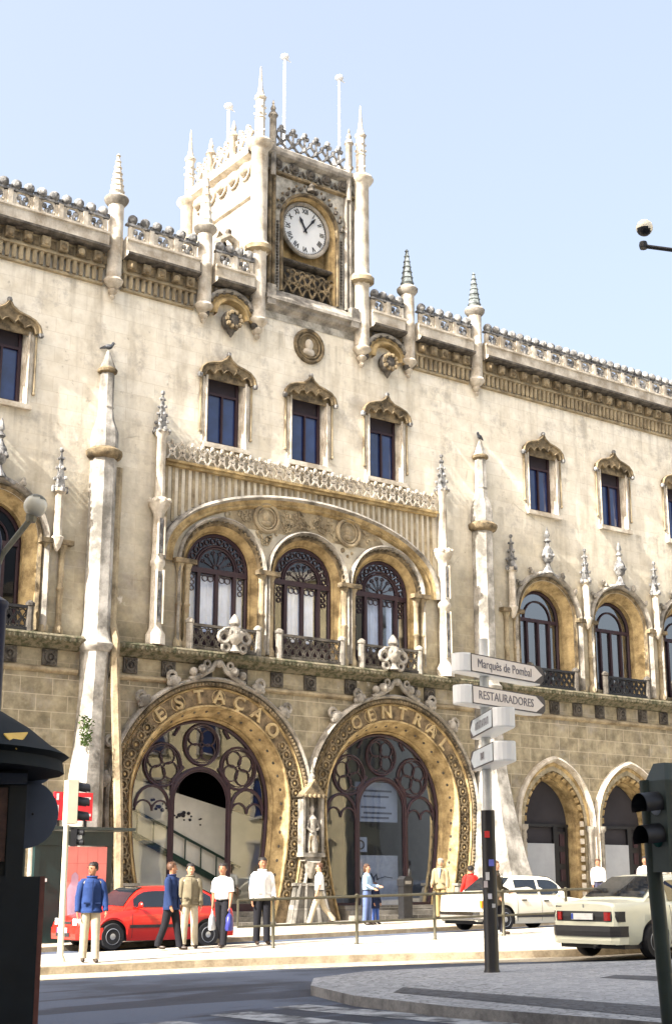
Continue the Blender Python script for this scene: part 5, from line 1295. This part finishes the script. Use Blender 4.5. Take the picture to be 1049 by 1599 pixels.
bz=car('saloon_car','cream four door saloon seen from behind, half in shade, cut off by the right edge',(-3.75,-17.10,G(-4.0,-17.2)+.02),R_(3),
    dict(L=4.42,W=1.72,wb=2.66,fa=1.38,wr=.315,sh=SH_BZ,gh=(1.22,.42,-.72,-1.52),roof=1.44,win=((.06,.82),(-.82,-.04)),handles=(-.62,.22),seams=(.02,.98,-.86),strip=(.44,.06,M['creamcar']),extra=x_benz,spokes=5,spw=(.10,.02),mirror=M['creamcar']),M['creamcar'])
def x_white(t,wrap,panel,k):
    wrap('rear_bumper',-1,.34,.52,.06,.6,M['chrome']); wrap('front_bumper',1,.34,.52,.06,.6,M['chrome'])
    for q in(-1,1): panel('tail_light',-1,q*.56,q*.78,.62,.80,M['amber'] if q<0 else M['redlens'],.012); panel('headlight',1,q*.45,q*.75,.56,.72,M['clear'],.02)
    plate_(t,-1,k['L']/2+.075,.66,.24,False)
SH_WH=[(-2.3,.93),(-1.5,.97),(.9,.90),(1.2,.88),(2.25,.78)]
car('saloon_car','off white older saloon parked behind the railing beside the red clothed person',(3.15,-5.85,G(3.15,-5.85)),R_(2),
    dict(L=4.5,W=1.74,wb=2.70,fa=1.35,wr=.31,sh=SH_WH,gh=(1.20,.52,-.85,-1.50),roof=1.42,win=((.10,.86),(-.84,.0)),handles=(-.62,.24),seams=(.05,1.0,-.88),strip=(.40,.04,M['trim']),extra=x_white,spokes=8,spw=(.03,.02)),M['whitecar'])

# ---------------------------------------------------------------- people
SKIN=plain('skin',(.50,.27,.17),.55,0,.06,9); SKIN2=plain('skin_tanned',(.36,.17,.095),.55,0,.06,9)
HAIRS={'black':plain('black_hair',(.014,.011,.010),.6,0,.3,30),'brown':plain('brown_hair',(.075,.035,.018),.6,0,.3,30),'grey':plain('grey_hair',(.25,.22,.19),.6,0,.3,30)}
LEATHER=plain('dark_shoe_leather',(.03,.018,.012),.4); BELT=M['black']; LIP=plain('lip',(.32,.10,.08),.5); EYE=plain('eye',(.02,.015,.012),.3)
_cl={}
def cloth(col):
    if col not in _cl: _cl[col]=plain('cloth',col,.85,0,.14,7,.2,.35)
    return _cl[col]
def person(label,pos,face,Ht,top,bottom,shoe=None,hair='black',skin=None,legs=((.12,.05),(-.12,.1)),arms=((.1,.12,.2),(-.1,.12,.2)),jacket=None,sleeves=True,headturn=0,hairlong=False,skirt=None):
    k=Ht/1.75; a=math.atan2(face[0],-face[1]); t=thing('person',label,'person',pos,a)
    hips=[]; seg=[]
    V=[];E=[];Rr=[]
    def add(p,r,par=None,lab=None):
        V.append(Vector(p)); Rr.append(r); i=len(V)-1
        if par is not None:
            E.append((par,i)); seg.append((V[par],V[i],lab))
        return i
    pel=add((0,0,.95),.135); sp=add((0,.005,1.12),.125,pel,'top'); ch=add((0,.0,1.32),.145,sp,'top'); nk=add((0,.005,1.47),.065,ch,'top')
    n2=add((0,-.005,1.53),.052,nk,'skin'); h1=add((0,-.02,1.60),.088,n2,'skin'); h2=add((0,-.015,1.68),.092,h1,'skin'); add((0,-.005,1.735),.058,h2,'skin')
    low=9
    legj=[]
    for s,(th,kn) in zip((1,-1),legs):
        hp=add((s*.095,0,.90),.092,pel,'bottom')
        K=Vector((s*.10,-.44*math.sin(th),.90-.44*math.cos(th))); A=K+Vector((s*.005,-.42*math.sin(th-kn),-.42*math.cos(th-kn)))
        kk=add(K,.066,hp,'bottom'); aa=add(A,.050,kk,'bottom'); pitch=(th-kn)*.5
        f1=add(A+Vector((0,-.02,-.055)),.042,aa,'shoe'); f2=add(A+Vector((s*.01,-.13,-.065+.10*max(0,pitch))),.042,f1,'shoe'); add(A+Vector((s*.012,-.20,-.07+.14*max(0,pitch))),.030,f2,'shoe')
        low=min(low,A.z-.105); legj.append((K,A))
    armj=[]
    for s,(th,ab,el) in zip((1,-1),arms):
        S0=Vector((s*.185,.005,1.40)); d=Vector((s*math.sin(ab),-math.sin(th)*math.cos(ab),-math.cos(th)*math.cos(ab)))
        Eb=S0+d*.29; d2=Vector((s*math.sin(ab)*.3,-math.sin(th+el),-math.cos(th+el))).normalized(); Wr=Eb+d2*.25
        si=add(S0,.070,ch,'top'); ei=add(Eb,.046,si,'sleeve'); wi=add(Wr,.030,ei,'fore'); pi_=add(Wr+d2*.05,.034,wi,'skin'); 
        u=Vector((0,-1,0)); u=(u-d2*u.dot(d2)).normalized() if abs(d2.y)<.9 else Vector((0,0,1)); inn=Vector((-s,0,0))
        for q,L in((-1.4,.062),(-.5,.078),(.45,.075),(1.3,.060)):
            b=Wr+d2*.085+u*q*.014; m_=add(b,.0105,pi_,'skin'); j=add(b+d2*L*.55+inn*.012,.0095,m_,'skin'); add(b+d2*L*.9+inn*.034,.008,j,'skin')
        b=Wr+d2*.035-u*(.030)+inn*.01; m_=add(b,.012,pi_,'skin'); add(b+d2*.045-u*.016+inn*.014,.009,m_,'skin')
        armj.append((S0,Eb,Wr,d2))
    me=bpy.data.meshes.new('skin'); me.from_pydata([tuple(v) for v in V],E,[])
    o=bpy.data.objects.new('tmp',me); COL.objects.link(o)
    m=o.modifiers.new('s','SKIN'); m.branch_smoothing=.4
    for i,r in enumerate(Rr): me.skin_vertices[0].data[i].radius=(r,r*(.78 if i in(0,1,2) else 1))
    me.skin_vertices[0].data[0].use_root=True
    o.modifiers.new('u','SUBSURF').levels=2
    bpy.context.view_layer.update()
    em=bpy.data.meshes.new_from_object(o.evaluated_get(bpy.context.evaluated_depsgraph_get())); bpy.data.objects.remove(o)
    mats=[skin or SKIN,cloth(top),cloth(bottom),shoe or LEATHER,EYE,LIP]
    ix={'skin':0,'top':1,'bottom':2,'shoe':3,'sleeve':1,'fore':1 if sleeves else 0}
    MBd=MB(); 
    vs=[v.co.copy() for v in em.vertices]; ms=[]
    for p in em.polygons:
        c=p.center; best=None
        for A_,B_,lab in seg:
            ab=B_-A_; u=max(0,min(1,(c-A_).dot(ab)/max(1e-9,ab.length_squared))); d=(c-(A_+ab*u)).length
            if best is None or d<best[0]: best=(d,lab)
        lab=best[1]
        if lab in('top','bottom') and abs(c.x)<.2: lab='bottom' if c.z<.985 else 'top'
        if lab=='sleeve' and not sleeves and c.z<1.22: lab='skin'
        ms.append(ix[lab])
    MBd.v=[tuple(v) for v in vs]; MBd.f=[tuple(p.vertices) for p in em.polygons]; MBd.m=ms; MBd.sm=[True]*len(ms)
    bpy.data.meshes.remove(em)
    nb=len(MBd.v)
    # face and ears, turned with the head
    HF=MB()
    HF.add([(0,-.098,1.645),(-.016,-.095,1.60),(.016,-.095,1.60),(0,-.128,1.603)],[(0,1,3),(0,3,2),(1,2,3)],0)
    for s in(-1,1):
        HF.sphere((s*.033,-.088,1.645),.0125,6,4,(1,.6,.7)); HF.obox((s*.034,-.099,1.668),(.017,0,0),(0,.004,0),(0,0,.004),4); HF.sphere((s*.085,-.01,1.625),.024,6,0,(.4,.8,1.2))
    HF.obox((0,-.098,1.572),(.022,0,0),(0,.006,0),(0,0,.005),5)
    HF.sphere((0,-.07,1.548),.034,7,0,(1,.8,.7))
    Hm=Matrix.Translation((0,-.01,0))@Matrix.Rotation(headturn,4,'Z')@Matrix.Translation((0,.01,0))
    MBd.add([Hm@Vector(v) for v in HF.v],HF.f,0); MBd.m[-len(HF.f):]=HF.m
    dz=-low
    fix=lambda mb:setattr(mb,'v',[(x*k,y*k,(z+dz)*k) for x,y,z in mb.v])
    fix(MBd); body=MBd.build('body',mats,t)
    h=MB(); sp_=MB(); sp_.sphere((0,.004,1.665),.106,18,0,(.90,1.05,1.02))
    for f in sp_.f:
        c=sum((Vector(sp_.v[i]) for i in f),Vector())/len(f)
        if c.z>1.705 or (c.y>.0 and c.z>(1.60 if not hairlong else 1.5)) or (c.y>-.045 and abs(c.x)>.06 and c.z>1.635): h.add([sp_.v[i] for i in f],[tuple(range(len(f)))],0,True)
    if hairlong: h.sphere((0,.045,1.60),.10,10,0,(.95,.7,1.1))
    random.seed(len(label))
    for q in range(26):
        u=random.uniform(0,2*math.pi); w_=random.uniform(.25,1.1); h.sphere((.088*math.cos(u)*math.cos(w_),.01+.10*math.sin(u)*math.cos(w_)*(1 if math.sin(u)>0 else .75),1.668+.098*math.sin(w_)),.026,5,0)
    h.v=[tuple(Hm@Vector(v)) for v in h.v]; fix(h); h.build('hair',[HAIRS[hair]],t)
    if jacket:
        col,hem,op,fl=jacket; jm=MB(); n=24; rows=[]
        random.seed(int(hem*977)+len(label))
        for z,rx,ry_ in((1.50,.075,.07),(1.475,.095,.085),(1.445,.140,.10),(1.405,.178,.12),(1.30,.192,.142),(1.15,.190,.145),(1.02,.205,.148),(.92,.212,.152),(hem+.03,.215*fl,.158*fl),(hem,.212*fl,.155*fl),(hem+.01,.19*fl,.135*fl)):
            ph=random.uniform(0,6)
            rows.append([(rx*(1+.035*math.sin(3*u+ph)*(z<1.35))*math.sin(u),-ry_*(1+.05*math.sin(5*u+ph)*(z<1.35))*math.cos(u)+.004,z) for u in[2*math.pi*i/n for i in range(n)]])
        jm.strips(rows,0,True,True)
        for S0,Eb,Wr,d2 in armj:
            mid=(S0+Eb)/2+Vector((0,.006,0)); sg=1 if S0.x>0 else -1; jm.tube([S0+Vector((-sg*.075,0,.030)),S0+Vector((-sg*.03,0,.012)),S0+(Eb-S0)*.12,S0+(Eb-S0)*.35,mid+(Eb-S0)*.15,Eb,(Eb+Wr)/2,Wr-d2*.02,Wr+d2*.015],[.045,.064,.074,.076,.070,.066,.060,.054,.050],12,0)
        # collar, zip line, pocket flaps
        jm.tube([(.085*math.sin(u),-.078*math.cos(u)+.005,1.495) for u in[2*math.pi*i/14 for i in range(14)]],.024,6,0,True)
        if op: jm.prism([(-.055,1.47),(.055,1.47),(.03,1.30),(.0,1.14),(-.03,1.30)],-.162,-.130,1)
        else: jm.box(-.008,-.170,hem+.04,.008,-.145,1.44,2)
        for s in(-1,1): jm.box(s*.11-.05,-.160,1.0,s*.11+.05,-.135,1.03,2)
        fix(jm); jm.build('jacket',[cloth(col),cloth(top),cloth(tuple(c*.5 for c in col))],t)
    else:
        b=MB(); b.lathe((0,.0,.985),[(.158,-.02),(.160,.02)],20,0,True,0,.80); b.box(-.022,-.135,.968,.022,-.122,1.002,1); fix(b); b.build('belt',[BELT,M['chrome']],t)
        b=MB(); b.tube([(.072*math.sin(u),-.066*math.cos(u)+.002,1.475) for u in[2*math.pi*i/12 for i in range(12)]],.016,5,0,True)
        for i,(z,rx,ry_) in enumerate(((1.47,.08,.07),(1.43,.155,.10),(1.36,.185,.128),(1.2,.178,.130),(1.05,.172,.130),(.985,.168,.132))): pass
        rows=[[(rx*math.sin(u)*(1+.03*math.sin(4*u+z*9)),-ry_*math.cos(u)*(1+.03*math.sin(5*u+z*7)),z) for u in[2*math.pi*i/20 for i in range(20)]] for z,rx,ry_ in((1.485,.068,.06),(1.45,.13,.085),(1.40,.188,.12),(1.30,.192,.135),(1.15,.182,.135),(1.04,.178,.137),(.995,.168,.134))]
        b.strips(rows,0,True,True)
        for S0,Eb,Wr,d2 in armj:
            e=Wr if sleeves else S0+(Eb-S0)*.82
            sg=1 if S0.x>0 else -1; b.tube([S0+Vector((-sg*.075,0,.026)),S0+Vector((-sg*.03,0,.010)),S0+(Eb-S0)*.15,S0+(Eb-S0)*.8]+([Eb,Wr] if sleeves else [S0+(Eb-S0)*.88]),[.042,.060,.070,.070]+([.060,.044] if sleeves else [.074]),10,0)
        fix(b); b.build('shirt',[cloth(top)],t)
    # trousers cut: loose cloth over the legs
    tr=MB()
    for s,(K,A) in zip((1,-1),legj):
        Hh=Vector((s*.088,0,.93)); tr.tube([Hh,Hh+(K-Hh)*.4,K,(K+A)/2,A+Vector((0,0,.02)),A+Vector((0,-.005,-.035))],[.098,.098,.080,.076,.074,.076],14,0)
    fix(tr); tr.build('trousers',[cloth(bottom)],t)
    t['hand']=0; del t['hand']
    return t,[((W_+d*.09)*k,dz*k,k,a) for _,_,W_,d in armj]
NAVY=(.020,.045,.15); NAVY2=(.014,.028,.085); BEIGE=(.44,.38,.28); BLACKT=(.012,.012,.016); WHITE=(.78,.77,.74); OLIVE=(.17,.145,.095)
def P(x,y,h=MED): return (x,y,h(x,y))
person('man in a blue jacket and cream trousers at the kerb, glancing left',P(-12.75,-11.2),(-.35,-1),1.72,(.35,.3,.25),BEIGE,None,'black',SKIN2,((.10,.06),(-.08,.10)),((.05,.22,.35),(-.02,.20,.25)),(NAVY,.84,False,1.06),headturn=R_(-50))
person('man in a dark blue jacket and black trousers walking right before the red car',P(-9.62,-8.72),(.55,-.85),1.74,(.05,.05,.08),BLACKT,None,'brown',SKIN2,((.22,.05),(-.20,.16)),((-.12,.22,.5),(.12,.14,.2)),(NAVY2,.78,False,1.06),headturn=R_(30))
person('young man in an olive jacket and cream trousers between the two dark trousered men',P(-8.95,-8.36),(-.35,-1),1.70,(.55,.5,.42),BEIGE,None,'black',None,((.14,.05),(-.12,.12)),((.05,.14,.2),(.0,.14,.15)),(OLIVE,.86,False,1.04))
pw,hands=person('man in a white short sleeved shirt and black trousers carrying bags',P(-8.55,-9.05),(-.85,-.55),1.70,WHITE,BLACKT,None,'black',SKIN2,((.20,.05),(-.22,.22)),((.10,.14,.25),(-.12,.16,.2)),sleeves=False)
person('man in a white jacket and black trousers standing at the end of the railing',P(-7.20,-8.55),(-.30,-1),1.80,(.6,.6,.6),BLACKT,None,'black',SKIN2,((.05,.03),(-.04,.05)),((.06,.16,.3),(.02,.16,.2)),((.76,.74,.72),.90,False,1.12))
person('man in a white shirt and beige trousers striding left past the central plinth',P(-.75,-1.75,SW),(-.85,.45),1.72,WHITE,(.42,.36,.26),None,'brown',None,((.42,.12),(-.38,.30)),((.15,.12,.2),(-.15,.12,.2)),sleeves=False)
person('woman in a pale blue top and blue trousers standing before the right doorway',P(.55,-2.3,SW),(.55,-.8),1.63,(.35,.50,.68),(.10,.14,.28),None,'brown',None,((.04,.03),(-.04,.04)),((.25,.10,1.2),(.2,.1,1.0)),hairlong=True)
person('child in a dark navy coat holding close to the woman in pale blue',P(.98,-2.15,SW),(.2,-1),1.12,(.02,.03,.08),(.05,.10,.32),None,'brown',None,((.04,.03),(-.04,.04)),((.1,.1,.2),(.1,.1,.2)),((.015,.022,.055),.62,False,1.05))
person('man in a tan blazer and tan trousers standing by the right doorway',P(4.15,-1.35,SW),(-.75,-.6),1.74,(.16,.22,.34),(.28,.21,.10),None,'grey',None,((.05,.03),(-.05,.05)),((.1,.14,.4),(.15,.12,.8)),((.27,.22,.13),.84,True,1.02),headturn=R_(-35))
person('person in a bright red top standing behind the older white saloon',P(3.62,-3.35,SW),(.4,.9),1.56,(.62,.02,.02),(.03,.03,.05),None,'black',None,((.04,.03),(-.04,.04)),((.2,.18,.6),(.2,.18,.6)),((.62,.025,.02),.84,False,1.05))
person('brown haired woman in a dark coat beside the sign post',P(-1.25,-9.75),(.6,-.7),1.66,(.5,.2,.16),(.02,.02,.03),None,'brown',None,((.16,.04),(-.14,.12)),((.2,.1,.9),(.1,.1,.3)),((.055,.045,.03),.66,False,1.05),hairlong=True)
person('person in a white top walking past the pointed doorways, mostly hidden by cars',P(10.9,-1.6,SW),(-.5,-.7),1.66,WHITE,(.06,.06,.10),None,'brown',SKIN2,((.12,.04),(-.10,.1)),((.1,.1,.2),(.1,.1,.2)))
person('dark haired person in a white top glimpsed behind the roof of the cream saloon',P(9.2,-5.2),(-.8,-.5),1.74,WHITE,(.06,.06,.10),None,'black',SKIN2,((.12,.04),(-.10,.1)),((.1,.1,.2),(.1,.1,.2)))
def bag(label,pos,col,w_,h_,rz):
    t=thing('carrier_bag',label,'bag',pos,rz,'bags carried by the walking men'); c=MB(); random.seed(int(w_*1000))
    prof=[(.35,0),(.9,.02),(1.0,.15),(.97,.45),(.85,.75),(.55,.92),(.25,1.0)]
    c.lathe((0,0,-h_),[(w_*a,h_*b) for a,b in prof],12,0,True,0,.5); c.v=[(x*(1+random.uniform(-.1,.1)),y*(1+random.uniform(-.15,.15)),z) for x,y,z in c.v]; c.build('bag_body',[plain('bag_plastic',col,.35,0,.1,9)],t)
    c=MB(); c.tube([(-w_*.25,0,-.02),(-w_*.15,0,.09),(0,0,.12),(w_*.15,0,.09),(w_*.25,0,-.02)],.008,5,0); c.build('handle',[plain('bag_handle',col,.4)],t)
def handpos(pw,h): 
    p,dz,k,a=h; v=Vector((p.x,p.y,p.z+dz)); return Vector(pw.location)+Matrix.Rotation(a,3,'Z')@v
q0=handpos(pw,hands[0]); q1=handpos(pw,hands[1])
bag('white plastic carrier bag hanging beside the man in the white shirt',q1+Vector((0,0,-.10)),(.74,.74,.76),.12,.34,R_(30))
bag('dark blue carrier bag held low by the man in the white shirt',q0+Vector((0,0,-.10)),(.03,.035,.20),.17,.36,R_(50))
